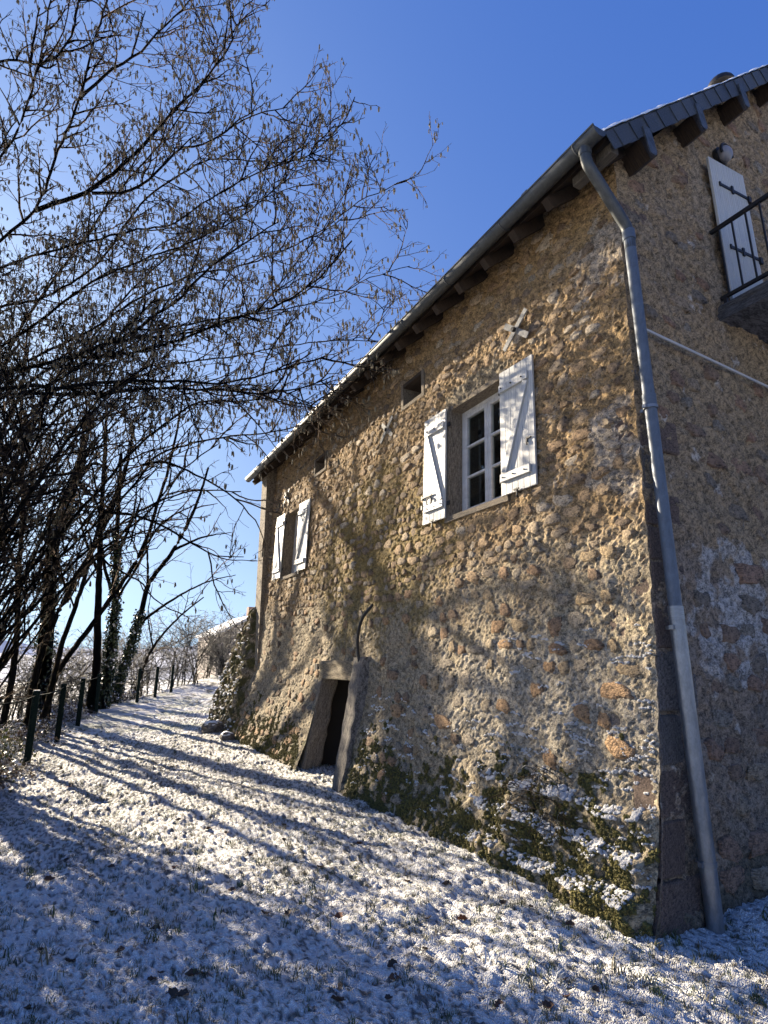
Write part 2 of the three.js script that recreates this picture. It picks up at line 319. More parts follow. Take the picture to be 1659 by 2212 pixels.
function coursed(seed, u0, u1, v0, v1, heightAt, bad, keep) {
  const r = rng32(seed), list = [];
  for (let v = v0, row = 0; v < v1; row++) {
    const h = heightAt(v) * (0.75 + 0.5 * r());
    for (let u = u0 - 0.3 * r(); u < u1;) {
      const l = h * (0.85 + 1.5 * r() * r() + 0.4 * r()), uu = u + l / 2, vv = v + h / 2 + 0.045 * N2(uu * 1.1, row * 0.35) + 0.015 * (r() - 0.5), a = l / 2 * (0.86 + 0.1 * r()), b = h / 2 * (0.78 + 0.2 * r());
      u += l + 0.012 * r();
      if (bad(uu, vv, a, b) || !keep(uu, vv, r())) continue;
      list.push({ u: uu, v: vv, a, b, k: Math.floor(r() * 18), tone: Math.floor(r() * 6), turn: (r() - 0.5) * 0.22, dep: 0.010 + 0.012 * r(), tint: 0.75 + 0.5 * r() });
    }
    v += h + 0.008;
  }
  return list;
}
function layStones(parent, list, place, matsFor, view, count) {
  const eye = V(0, EYE, 0), m4 = new THREE.Matrix4(), q = new THREE.Quaternion(), sc = V(1, 1, 1);
  for (const s of list) { const p = place(s.u, s.v); s.p = p; s.w = view(p) ? s.a * s.b / toWorld(p.x, p.y, p.z).distanceToSquared(eye) : 0; }
  list.sort((a, b) => b.w - a.w);
  const rest = [];
  list.forEach((s, i) => {
    const n = s.p.n, right = V(0, 1, 0).cross(n).normalize(), upv = n.clone().cross(right);
    const base = new THREE.Matrix4().makeBasis(right, upv, n); q.setFromRotationMatrix(base).multiply(new THREE.Quaternion().setFromAxisAngle(V(0, 0, 1), s.turn));
    sc.set(s.a, s.b, s.dep * (0.8 + s.a * 2));
    const P = V(s.p.x, s.p.y, s.p.z);
    if (i < count) { const m = part(parent, 'stone', VARS[s.k], matsFor(s)[s.tone]); m.position.copy(P); m.quaternion.copy(q); m.scale.copy(sc); } else {
      const g = VARS[s.k].clone(); m4.compose(P, q, sc); g.applyMatrix4(m4);
      const c = matsFor(s)[s.tone].color, col = new Float32Array(g.attributes.position.count * 3); for (let j = 0; j < col.length; j += 3) { col[j] = c.r * s.tint; col[j + 1] = c.g * s.tint; col[j + 2] = c.b * s.tint; }
      g.setAttribute('color', new THREE.BufferAttribute(col, 3)); rest.push(g);
    }
  });
  if (rest.length) part(parent, 'small_stones', mergeGeometries(rest), M.stoneMerged, null, 'stuff');
}
{
  const bad = (s, y, a, b) => y + b > 5.85 || s - a < 0.03 || s + a > LEN - 0.02 || OPEN.some((o) => s + a > o.s0 - 0.03 && s - a < o.s1 + 0.03 && y + b > o.y0 - 0.03 && y - b < o.y1 + (o.n === 'w1' ? 0.2 : o.n === 'd' ? 0.3 : 0.04)) || (s > 4.05 && s < 4.8 && y < 1.75) || (y < 0.8 && s < 2.6);
  const list = coursed(7, 0, LEN, 0.05, 5.8, (y) => (y > 2.3 ? 0.135 : 0.17), bad, (u, v, q) => q < (v > 2.3 ? 0.74 : 0.52) + 0.35 * M2(u * 1.1 + 4, v * 1.1));
  layStones(sideWall, list, (s, y) => {
    let o = 0; for (const [i, j] of [[0, 0], [0.04, 0], [-0.04, 0], [0, 0.03], [0, -0.03]]) o += wallOut(s + i, y + j) / 5;
    const dy = (prof(y + 0.05, s) - prof(y - 0.05, s)) / 0.1;
    const p = V(-o, y, -s); p.n = V(-1, -dy * -1 * -1, 0).normalize(); p.n.set(-1, -dy, 0).normalize(); return p;
  }, (s) => (s.v + 0.5 * N2(s.u, s.v) > 2.4 ? stoneMats.up : stoneMats.low), () => true, 300);
  const badG = (x, y, a, b) => x - a < -prof(y) + 0.42 * sstep(3.2, 3.0, y) + 0.03 || y + b > roofTop(x) - 0.2 || (x > 1.35 && x < 2.2 && y > 4.5 && y < 6.7);
  const listG = coursed(17, -0.3, 3.3, 0.05, 8.2, (y) => (y > 2.4 ? 0.17 : 0.21), badG, (u, v, q) => q < (v < 2.4 ? 0.85 : 0.42) + 0.3 * N2(u * 1.4 + 5, v * 1.4));
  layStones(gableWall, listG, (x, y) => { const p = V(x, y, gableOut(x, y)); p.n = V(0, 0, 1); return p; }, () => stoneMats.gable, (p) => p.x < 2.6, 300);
}
// quoins: dressed corner blocks that wrap both faces
{
  const r = rng32(71), cols = [[0.27, 0.25, 0.23], [0.27, 0.195, 0.155], [0.25, 0.225, 0.205], [0.26, 0.19, 0.15], [0.29, 0.265, 0.235]].map((c) => mat(...c, { map: rep(gritCol, 1.7), bump: rep(gritBump, 1.7), bs: 0.009, rough: 0.95 }));
  let y = -0.1, i = 0;
  while (y < 5.2) {
    const h = 0.24 + 0.18 * r(), long = i % 2 === 0, wx = long ? 0.36 + 0.12 * r() : 0.2 + 0.06 * r(), wz = long ? 0.18 + 0.06 * r() : 0.34 + 0.1 * r();
    if (!(y > 3.7 && y < 4.5)) {
      const g = new RoundedBoxGeometry(wx, h - 0.018, wz, 3, 0.018), p = g.attributes.position;
      for (let k = 0; k < p.count; k++) {
        const X = p.getX(k) + wx / 2, Y = p.getY(k) + y + h / 2, Z = p.getZ(k) - wz / 2, n = 0.010 * N3(X * 9, Y * 9 + i, Z * 9);
        p.setXYZ(k, X - prof(Y) + 0.012 + n, Y + n * 0.6, Z + 0.006 + 0.03 * sstep(1.2, 0, Y) + n);
      }
      g.computeVertexNormals(); part(gableWall, 'quoin', g, cols[Math.floor(r() * 5)]);
    }
    y += h; i++;
  }
}
// window openings, frames, glass
function windowUnit(o, label) {
  const w = o.s1 - o.s0, h = o.y1 - o.y0, mid = (o.y0 + o.y1) / 2, out = -prof(mid), lean = Math.atan(0.043);
  const rev = new THREE.Group(); rev.name = 'window_reveal'; house.add(rev);
  const depth = 0.30, t = 0.06;
  const jamb = (s, side) => { const g = boxG(depth + 0.02, h + 2 * t, t, out + depth / 2 - 0.02, mid, -s + side * t / 2); const p = g.attributes.position; for (let k = 0; k < p.count; k++) p.setX(k, p.getX(k) + 0.043 * (p.getY(k) - mid)); g.computeVertexNormals(); return g; };
  part(rev, 'jamb', jamb(o.s0, 1), M.plaster); part(rev, 'jamb', jamb(o.s1, -1), M.plaster);
  part(rev, 'sill', boxG(depth + 0.03, t, w + 0.0, out + depth / 2 - 0.045, o.y0 - t / 2 + 0.004, -(o.s0 + o.s1) / 2), M.plaster);
  part(rev, 'lintel', boxG(depth + 0.0, t, w + 0.0, out + depth / 2 + 0.03, o.y1 + t / 2 - 0.004, -(o.s0 + o.s1) / 2), M.plaster);
  const win = new THREE.Group(); win.name = 'window'; if (label) win.userData.label = label; win.position.set(out + 0.2, mid, -(o.s0 + o.s1) / 2); win.rotation.z = -lean; house.add(win);
  const F = 0.045;
  for (const z of [-1, 1]) part(win, 'frame_side', boxG(0.06, h, F, 0, 0, z * (w / 2 - F / 2), 0.006), M.frame);
  for (const y of [-1, 1]) part(win, 'frame_rail', boxG(0.058, F, w - 2 * F, 0, y * (h / 2 - F / 2), 0, 0.006), M.frame);
  const cw = (w - 2 * F) / 2;
  for (const side of [-1, 1]) {
    const cz = side * cw / 2, S = 0.055;
    for (const z of [-1, 1]) part(win, 'casement_stile', boxG(0.05, h - 2 * F - 0.006, S, -0.012, 0, cz + z * (cw / 2 - S / 2 - 0.002), 0.008), M.frame);
    for (const y of [-1, 1]) part(win, 'casement_rail', boxG(0.048, S, cw - 2 * S - 0.004, -0.012, y * (h / 2 - F - S / 2 - 0.003), cz, 0.008), M.frame);
    const ph = (h - 2 * F - 2 * S) / 3;
    for (const y of [-0.5, 0.5]) part(win, 'glazing_bar', boxG(0.044, 0.03, cw - 2 * S - 0.004, -0.012, y * ph, cz, 0.006), M.frame);
    for (const y of [-1, 0, 1]) part(win, 'pane', boxG(0.004, ph - 0.004, cw - 2 * S - 0.002, -0.008, y * ph, cz), glass);
  }
}
windowUnit(OPEN[0], 'white six pane window'); windowUnit(OPEN[1]);
function shutter(sHinge, dir, y0, y1, w, yaw, label) {   // dir +1 lies towards larger s
  const g = new THREE.Group(); g.name = 'shutter'; g.userData.label = label; house.add(g);
  const mid = (y0 + y1) / 2, h = y1 - y0;
  g.position.set(-prof(mid) - 0.055, mid, -sHinge); g.rotation.set(0, yaw, -Math.atan(0.043), 'YXZ');
  const z = (k) => -dir * k, n = 6, pw = w / n;
  for (let i = 0; i < n; i++) part(g, 'plank', boxG(0.024, h - (i % 2) * 0.003, pw - 0.004, 0, 0, z((i + 0.5) * pw), 0.003), M.white);
  for (const y of [0.35, -0.37]) {
    part(g, 'batten', boxG(0.028, 0.085, w * 0.86, -0.026, y * h, z(w * 0.46), 0.006), M.white);
    for (const k of [0.12, 0.42, 0.74]) part(g, 'bolt', new THREE.CylinderGeometry(0.008, 0.008, 0.012, 8).rotateZ(Math.PI / 2).translate(-0.045, y * h, z(w * k)), M.iron);
    part(g, 'hinge', boxG(0.02, 0.05, 0.05, 0.022, y * h, z(-0.022), 0.004), M.iron);
  }
  const a = V(-0.024, 0.35 * h - 0.05, z(w * 0.82)), b = V(-0.024, -0.37 * h + 0.05, z(w * 0.14)), L = a.distanceTo(b);
  part(g, 'brace', boxG(0.024, L, 0.07, 0, 0, 0, 0.005).rotateX(Math.atan2(a.z - b.z, a.y - b.y)).translate((a.x + b.x) / 2, (a.y + b.y) / 2, (a.z + b.z) / 2), M.white);
  part(g, 'catch', mergeGeometries([boxG(0.012, 0.09, 0.014, -0.03, -h / 2 - 0.02, z(w * 0.5)), boxG(0.05, 0.012, 0.02, 0.0, -h / 2 - 0.012, z(w * 0.5)), boxG(0.012, 0.016, 0.07, -0.036, -h / 2 + 0.01, z(w * 0.5))]), M.iron);
  return g;
}
const sh1 = shutter(1.535, -1, 3.13, 4.47, 0.475, 0.035, 'white plank shutter with long diagonal brace, right of the near window');
part(sh1, 'latch', mergeGeometries([boxG(0.014, 0.05, 0.018, -0.02, -0.2, 0.475 * 0.8), boxG(0.014, 0.012, 0.06, -0.022, -0.19, 0.475 * 0.86), boxG(0.014, 0.035, 0.012, -0.024, -0.235, 0.475 * 0.8)]), M.iron);
const sh2 = shutter(2.525, 1, 3.13, 4.48, 0.46, 0.02, 'white plank shutter with iron latch, left of the near window');
part(sh2, 'latch', mergeGeometries([boxG(0.012, 0.022, 0.2, -0.028, -0.34, -0.34), new THREE.TorusGeometry(0.05, 0.008, 6, 14).rotateY(Math.PI / 2).translate(-0.03, -0.415, -0.3), boxG(0.012, 0.012, 0.13, -0.028, -0.47, -0.35), boxG(0.02, 0.05, 0.03, -0.025, -0.34, -0.455), boxG(0.02, 0.05, 0.03, -0.025, -0.46, -0.455)]), M.iron);
shutter(7.595, -1, 3.16, 4.5, 0.52, 0.035, 'white plank shutter, right of the far window');
shutter(8.475, 1, 3.16, 4.52, 0.5, 0.02, 'white plank shutter, left of the far window');
// vent openings
for (const o of OPEN.slice(2, 4)) {
  const v = new THREE.Group(); v.name = 'vent_opening'; house.add(v);
  const w = o.s1 - o.s0, h = o.y1 - o.y0, mid = (o.y0 + o.y1) / 2, out = -prof(mid) + 0.19, c = -(o.s0 + o.s1) / 2;
  part(v, 'jamb', boxG(0.42, h + 0.1, 0.06, out, mid, -o.s0 + 0.03), M.plaster); part(v, 'jamb', boxG(0.42, h + 0.1, 0.06, out, mid, -o.s1 - 0.03), M.plaster);
  part(v, 'lintel', boxG(0.42, 0.05, w, out, o.y1 + 0.025, c), M.timber); part(v, 'sill', boxG(0.42, 0.05, w, out, o.y0 - 0.025, c), M.plaster);
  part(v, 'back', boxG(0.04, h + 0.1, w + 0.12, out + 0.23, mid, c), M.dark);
}
// iron cross anchors
function anchor(s, y, k = 1) {
  const a = new THREE.Group(); a.name = 'wall_anchor'; house.add(a); a.position.set(-wallOut(s, y) - 0.012, y, -s); a.rotation.z = -0.043;
  for (const [t, L] of [[0.86, 0.46], [-0.86, 0.45]]) part(a, 'bar', boxG(0.014, L * k, 0.065, t > 0 ? -0.014 : 0, 0, 0, 0.003).rotateX(t), M.anchor);
  part(a, 'boss', new THREE.CylinderGeometry(0.024, 0.028, 0.05, 8).rotateZ(Math.PI / 2).translate(-0.03, 0, 0), M.iron);
}
anchor(1.28, 4.85); anchor(4.12, 4.8); anchor(8.58, 4.89);
// low doorway with rough lintel and a leaning jamb stone
function lumpyBlock(x0, x1, y0, y1, z0, z1, seed, lean = 0, rr = 0.03, seg = 5) {
  const g = new THREE.BoxGeometry(1, 1, 1, seg, seg * 2, seg), p = g.attributes.position, w = [x1 - x0, y1 - y0, z1 - z0];
  for (let k = 0; k < p.count; k++) {
    let q = [p.getX(k) * w[0], p.getY(k) * w[1], p.getZ(k) * w[2]];
    const inn = q.map((v, i) => clamp(v, -w[i] / 2 + rr, w[i] / 2 - rr)), d = V(q[0] - inn[0], q[1] - inn[1], q[2] - inn[2]); if (d.length() > 1e-6) d.setLength(rr);
    q = [inn[0] + d.x, inn[1] + d.y, inn[2] + d.z];
    const n = 0.016 * N3(q[0] * 6 + seed, q[1] * 6, q[2] * 6) + 0.007 * N3(q[0] * 17, q[1] * 17 + seed, q[2] * 17);
    p.setXYZ(k, q[0] + (x0 + x1) / 2 + n, q[1] + (y0 + y1) / 2 + n * 0.6, q[2] + (z0 + z1) / 2 + n);
    if (lean) p.setX(k, p.getX(k) - (prof(p.getY(k), 4.6) - prof(1.3, 4.6)) * lean);
  }
  g.computeVertexNormals(); return g;
}
{
  const dr = new THREE.Group(); dr.name = 'doorway'; dr.userData.label = 'low cellar doorway under a rough stone lintel'; house.add(dr);
  const b = -prof(1.3, 5.2);
  part(dr, 'lintel', lumpyBlock(b - 0.025, b + 0.6, 1.28, 1.56, -6.0, -4.42, 3), M.lintel);
  const tilted = (g, k) => { const p = g.attributes.position; for (let i = 0; i < p.count; i++) p.setX(i, p.getX(i) - k * (1.3 - p.getY(i))); g.computeVertexNormals(); return g; };
  part(dr, 'jamb', tilted(lumpyBlock(b - 0.01, b + 0.27, -0.4, 1.30, -6.12, -5.88, 5, 0, 0.03, 8), 0.20), M.plaster);
  part(dr, 'inner_side', boxG(1.5, 2.2, 0.1, b + 0.75, 0.4, -6.16), M.dark);  // recess faces from here coloured near black, painting in the shade of the void
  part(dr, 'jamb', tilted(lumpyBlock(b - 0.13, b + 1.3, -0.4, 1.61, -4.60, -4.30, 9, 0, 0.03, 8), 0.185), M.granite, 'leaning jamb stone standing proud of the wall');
  part(dr, 'dark_recess_back', boxG(0.1, 2.2, 1.8, b + 1.45, 0.4, -5.25), M.dark);  // back sheet coloured near black in place of interior shade
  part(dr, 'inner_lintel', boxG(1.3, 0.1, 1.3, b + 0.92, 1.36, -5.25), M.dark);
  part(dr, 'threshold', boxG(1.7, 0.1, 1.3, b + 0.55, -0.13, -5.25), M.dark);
  const hx = -prof(1.7, 4.4) - 0.13;
  part(dr, 'hose', tubeG([V(hx + 0.03, 1.40, -4.44), V(hx - 0.02, 1.70, -4.43), V(hx - 0.05, 1.92, -4.36), V(hx - 0.04, 2.12, -4.24), V(hx + 0.03, 2.27, -4.10)], 0.021, 20, 8), M.rubber, 'black plastic hose curving up from the jamb stone');
}
// roof
const SL = Math.atan(0.835), roof = new THREE.Group(); roof.name = 'roof'; roof.userData.label = 'dark slate roof edged with snow'; house.add(roof);
const Z0 = 0.24, Z1 = -LEN - 0.28;
{
  const slab = (x0, x1, lo, hi, z0, z1) => { const f = (x) => Math.min(roofTop(x), roofTop(8 - x)); const sh = new THREE.Shape(); sh.moveTo(x0, f(x0) + lo); const xs = x0 < 4 && x1 > 4 ? [4] : []; for (const x of [...xs, x1]) sh.lineTo(x, f(x) + lo); for (const x of [x1, ...xs, x0]) sh.lineTo(x, f(x) + hi); sh.closePath(); return new THREE.ExtrudeGeometry(sh, { depth: z0 - z1, bevelEnabled: false }).translate(0, 0, z1); };
  part(roof, 'deck', slab(-0.2, 8.2, -0.09, -0.03, Z0 - 0.03, Z1 + 0.03), M.timber);
  part(roof, 'slate_covering', slab(-0.25, 8.25, -0.028, 0, Z0, Z1), M.slate[1]);
  // snow layer with a ragged rim
  const us = [-0.240, -0.237], vs = [Z0 + 0.024, Z0 + 0.022]; for (let u = -0.23; u < 4.0; u += 0.05) us.push(u); for (let z = Z0 + 0.012; z > Z1; z -= 0.06) vs.push(z);
  const sn = mesher(us, vs, null, (x, z) => { const e = Math.min(sstep(-0.241, -0.21, x), sstep(Z0 + 0.025, Z0 - 0.01, z)); const y = roofTop(x) + 0.004 + e * (0.052 + 0.012 * N2(x * 3, z * 3) + 0.009 * M2(x * 11, z * 11)); return [[x, y, z + 0.012 * N2(x * 7, 3) * (z > Z0 - 0.05 ? 1 : 0)], [1, 1, 1], [x, z]]; });
  part(roof, 'snow_cover', sn, M.snow, 'thin snow lying on the slates', 'stuff');
  const r = rng32(5), step = 0.135, dirx = Math.cos(SL), diry = Math.sin(SL);
  const sg = [0, 1, 2].map((k) => { const g = boxG(0.165, 0.155 + k * 0.006, 0.007, 0, 0, 0); return g; });
  for (let i = 0; i < 42; i++) {   // slates hung along the verge
    const t = i * step, x = -0.22 + t * dirx, y = roofTop(-0.22) + t * diry;
    const m = part(roof, 'slate', sg[i % 3], M.slate[Math.floor(r() * 4)]); m.position.set(x + 0.086 * diry + 0.05 * dirx, y - 0.086 * dirx + 0.04 * diry, Z0 + 0.006 + (i % 2) * 0.0085); m.rotation.set(0, (r() - 0.5) * 0.03, SL + (r() - 0.5) * 0.03);
  }
  for (const [x, y] of [[0.33, 5.84], [1.19, 6.57], [2.08, 7.33], [2.95, 8.07]]) {   // tongues over the purlin ends
    const s = new THREE.Shape(); s.moveTo(-0.05, 0.12); s.lineTo(0.05, 0.12); s.lineTo(0.05, -0.1); s.absarc(0, -0.1, 0.05, 0, -Math.PI, true); s.closePath();
    const m = part(roof, 'purlin_cover', new THREE.ExtrudeGeometry(s, { depth: 0.012, bevelEnabled: false }), M.slate[1]); m.position.set(x - 0.02, y + 0.06, Z0 + 0.02); m.rotation.z = 0.22;
    const p = part(roof, 'purlin', boxG(0.15, 0.2, 0.6, 0, 0, 0, 0.01), M.timber); p.position.set(x + 0.04, y + 0.07, Z0 - 0.33); p.rotation.z = SL;
  }
  part(roof, 'wall_plate', boxG(0.09, 0.09, 0.42, 0, 0, 0, 0.008).translate(-0.09, 5.66, 0.0), M.greyTimber);
  for (let z = 0.02; z > Z1; z -= 0.46) { const m = part(roof, 'rafter', boxG(0.62, 0.11, 0.075, 0, 0, 0), M.timber); m.position.set(0.02, roofTop(0.02) - 0.165, z); m.rotation.z = SL; }
  // cowl
  const cx = 3.29, cy = 9.06;
  part(roof, 'chimney_cowl', mergeGeometries([new THREE.CylinderGeometry(0.09, 0.09, 0.9, 16).translate(cx, cy - 0.45, -0.5), new THREE.SphereGeometry(0.17, 18, 10, 0, Math.PI * 2, 0, Math.PI / 2).scale(1, 0.8, 1).translate(cx, cy, -0.5), new THREE.CylinderGeometry(0.17, 0.17, 0.02, 18).translate(cx, cy - 0.01, -0.5)]), M.iron, 'dark round chimney cowl');
}
// gutter and downpipe
{
  const gx = -0.315, gy = 5.70, R = 0.072, gut = new THREE.Group(); gut.name = 'gutter'; gut.userData.label = 'half round zinc gutter along the eaves'; house.add(gut);
  const s = new THREE.Shape(); s.absarc(0, 0, R, Math.PI, 2 * Math.PI, false); s.lineTo(R - 0.004, 0); s.absarc(0, 0, R - 0.004, 2 * Math.PI, Math.PI, true); s.closePath();
  part(gut, 'trough', new THREE.ExtrudeGeometry(s, { depth: Z0 - Z1 + 0.02, bevelEnabled: false, curveSegments: 10 }).translate(gx, gy, Z1), M.zinc);
  part(gut, 'bead', new THREE.CylinderGeometry(0.010, 0.010, Z0 - Z1 + 0.02, 8).rotateX(Math.PI / 2).translate(gx - R, gy + 0.004, (Z0 + Z1) / 2 + 0.01), M.zinc);
  const cap = new THREE.Shape(); cap.absarc(0, 0, R, Math.PI, 2 * Math.PI, false); cap.closePath();
  for (const z of [Z0 + 0.014, Z1 - 0.006]) part(gut, 'end_cap', new THREE.ExtrudeGeometry(cap, { depth: 0.005, bevelEnabled: false }).translate(gx, gy, z), M.zinc);
  for (let z = Z0 - 0.2; z > Z1; z -= 0.95) part(gut, 'bracket', new THREE.TorusGeometry(R + 0.004, 0.006, 5, 12, Math.PI).rotateZ(Math.PI).translate(gx, gy, z), M.zinc);
  for (let z = Z0 - 0.8; z > Z1; z -= 2.4) part(gut, 'seam', new THREE.CylinderGeometry(R + 0.005, R + 0.005, 0.05, 16, 1, true, Math.PI / 2, Math.PI).rotateX(Math.PI / 2).translate(gx, gy, z), M.zinc);
  const dp = new THREE.Group(); dp.name = 'downpipe'; dp.userData.label = 'grey rainwater downpipe with swan neck at the house corner'; house.add(dp);
  const px = 0.115, pz = 0.095;
  part(dp, 'swan_neck', tubeG([V(gx, 5.66, 0.10), V(gx, 5.56, 0.10), V(gx + 0.02, 5.49, 0.10), V(gx + 0.10, 5.40, 0.10), V(px - 0.10, 5.15, 0.097), V(px - 0.02, 5.06, pz), V(px, 4.98, pz), V(px, 4.85, pz)], 0.045, 40, 14), M.zinc);
  part(dp, 'outlet', new THREE.CylinderGeometry(0.052, 0.05, 0.07, 16).translate(gx, 5.61, 0.10), M.zinc);
  part(dp, 'pipe', new THREE.CylinderGeometry(0.044, 0.044, 1.55, 18).translate(px, 4.25, pz), M.pipe);
  part(dp, 'pipe', new THREE.CylinderGeometry(0.0442, 0.0442, 1.72, 18).translate(px + 0.002, 2.66, pz), M.pipe);
  part(dp, 'shoe_pipe', new THREE.CylinderGeometry(0.05, 0.05, 1.95, 20).translate(px, 0.885, pz), M.steel, 'brighter steel lower length of the downpipe');
  for (const y of [4.98, 3.50, 1.9]) part(dp, 'collar', new THREE.CylinderGeometry(0.051, 0.051, 0.09, 18).translate(px, y, pz), y < 2 ? M.steel : M.pipe);
  for (const y of [3.44, 1.80, 0.35]) part(dp, 'clamp', mergeGeometries([new THREE.CylinderGeometry(0.055, 0.055, 0.025, 18).translate(px, y, pz), boxG(0.02, 0.025, 0.1, px, y, pz - 0.08), boxG(0.03, 0.028, 0.03, px - 0.06, y, pz)]), M.steel);
}
// gable fittings: white door shutter, lamp, balcony, conduit
{
  const ds = new THREE.Group(); ds.name = 'door_shutter'; ds.userData.label = 'white plank door shutter folded open on the gable'; house.add(ds); ds.position.set(1.55, 4.86, 0.06); ds.rotation.y = -0.04;
  const w = 0.56, h = 1.66, n = 6;
  for (let i = 0; i < n; i++) part(ds, 'plank', boxG(w / n - 0.003, h, 0.028, (i + 0.5) * w / n, h / 2, 0, 0.003), M.white);
  for (const y of [1.36, 0.62]) { part(ds, 'strap_hinge', mergeGeometries([boxG(0.46, 0.03, 0.01, 0.33, y, 0.02), boxG(0.04, 0.07, 0.03, 0.57, y - 0.01, 0.02), boxG(0.03, 0.09, 0.014, 0.3, y, 0.024), boxG(0.02, 0.05, 0.012, 0.11, y, 0.022)]), M.iron); }
  const lp = new THREE.Group(); lp.name = 'wall_lamp'; lp.userData.label = 'small round bulkhead lamp, unlit'; house.add(lp); lp.position.set(1.86, 6.70, 0.03);
  part(lp, 'globe', new THREE.SphereGeometry(0.085, 20, 12).scale(1, 1.05, 0.8).translate(0, -0.01, 0.05), mat(0.2, 0.2, 0.22, { rough: 0.35 }));
  part(lp, 'hood', new THREE.TorusGeometry(0.093, 0.014, 8, 24, Math.PI * 1.25).rotateZ(-0.3).translate(0, 0, 0.07), M.iron);
  part(lp, 'base', new THREE.CylinderGeometry(0.1, 0.1, 0.04, 20).rotateX(Math.PI / 2), M.iron);
  const ba = new THREE.Group(); ba.name = 'balcony'; ba.userData.label = 'concrete balcony with black iron railing on the gable'; house.add(ba);
  part(ba, 'slab', lumpyBlock(1.43, 4.4, 4.64, 4.80, -0.05, 1.15, 21, 0, 0.015, 8), M.concrete);
  const rail = (y, rr) => mergeGeometries([boxG(rr, rr, 1.1, 1.46, y, 0.55 + 0.02), boxG(2.9, rr, rr, 1.46 + 1.45 + rr / 2 + 0.002, y, 1.1)]);
  part(ba, 'handrail', rail(5.60, 0.034), M.iron); part(ba, 'bottom_rail', rail(4.87, 0.03), M.iron);
  for (let z = 0.1; z < 1.1; z += 0.125) part(ba, 'baluster', boxG(0.014, 0.72, 0.014, 1.46, 5.235, z), M.iron);
  for (let x = 1.585; x < 4.3; x += 0.125) part(ba, 'baluster', boxG(0.014, 0.72, 0.014, x, 5.235, 1.1), M.iron);
  for (const z of [0.06, 1.06]) part(ba, 'post', boxG(0.028, 0.1, 0.028, 1.46, 4.83, z), M.iron);
  part(house, 'conduit', tubeG([V(0.16, 4.17, 0.055), V(0.9, 4.13, 0.05), V(2.0, 4.06, 0.05), V(3.2, 3.98, 0.05)], 0.012, 20, 8), mat(0.45, 0.46, 0.46, { rough: 0.5 }), 'pale conduit sloping across the gable');
}
// ruined retaining wall that leans on the far end of the house
{
  const topY = (s) => table([[9.9, 2.75], [10.6, 2.3], [11.3, 1.7], [11.9, 1.1], [12.3, 0.6], [12.6, 0.1]], s) + 0.05 * N2(s * 5, 2);
  const bw = new THREE.Group(); bw.name = 'buttress_wall'; bw.userData.label = 'sloping ruined rubble wall at the far end, mossy and snow spotted'; house.add(bw);
  const us = [], vs = []; for (let s = 9.6; s < 12.7; s += 0.025) us.push(s); for (let v = 0; v <= 1.3; v += 0.012) vs.push(v);
  const o0 = (y) => 0.10 + 0.28 * (1 - clamp(y / 2.8));
  const f = (s, v) => {
    const t = topY(s), y = -0.3 + (t + 0.3) * Math.min(1, v), n = 0.05 * N2(s * 3, y * 3 + 9) + 0.03 * M2(s * 7, y * 7) + 0.015 * N2(s * 18, y * 18);
    const back = Math.max(0, v - 1) * 2.2, x = -(lerp(prof(y, s) - 0.06, o0(y) + n, sstep(9.62, 10.05, s))) + back;
    return [x, y + (v > 1 ? 0.03 * N2(s * 6, v * 20) : 0), -s];
  };
  const g = mesher(us, vs, null, (s, v) => { const p = f(s, v), q = N2(s * 4, p[1] * 4) + 0.5 * M2(s * 13, p[1] * 13); return [p, q > -0.1 ? [0.085, 0.08, 0.022] : q > -0.5 ? [0.20, 0.165, 0.10] : [0.36, 0.30, 0.21], [s, p[1]]]; });
  part(bw, 'rubble', g, M.wall);
  const r = rng32(99), blob = new THREE.IcosahedronGeometry(1, 1), cl = [];
  for (let i = 0; i < 1000; i++) { const s = 10 + 2.6 * r(), v = Math.pow(r(), 0.8) * 1.02, p = f(s, v); if (N2(s * 3.3, p[1] * 4.2) + 0.5 * M2(s * 9, p[1] * 9) < 0.15 + 0.25 * (v > 0.6 && s < 11.2 ? 1 : 0)) continue; const b = blob.clone(), k = 0.012 + 0.028 * r(); b.scale(k, k * 0.6, k * 1.4).translate(p[0] - 0.01, p[1], p[2]); cl.push(b); }
  part(bw, 'snow_clumps', mergeGeometries(cl), M.snow, null, 'stuff');
}
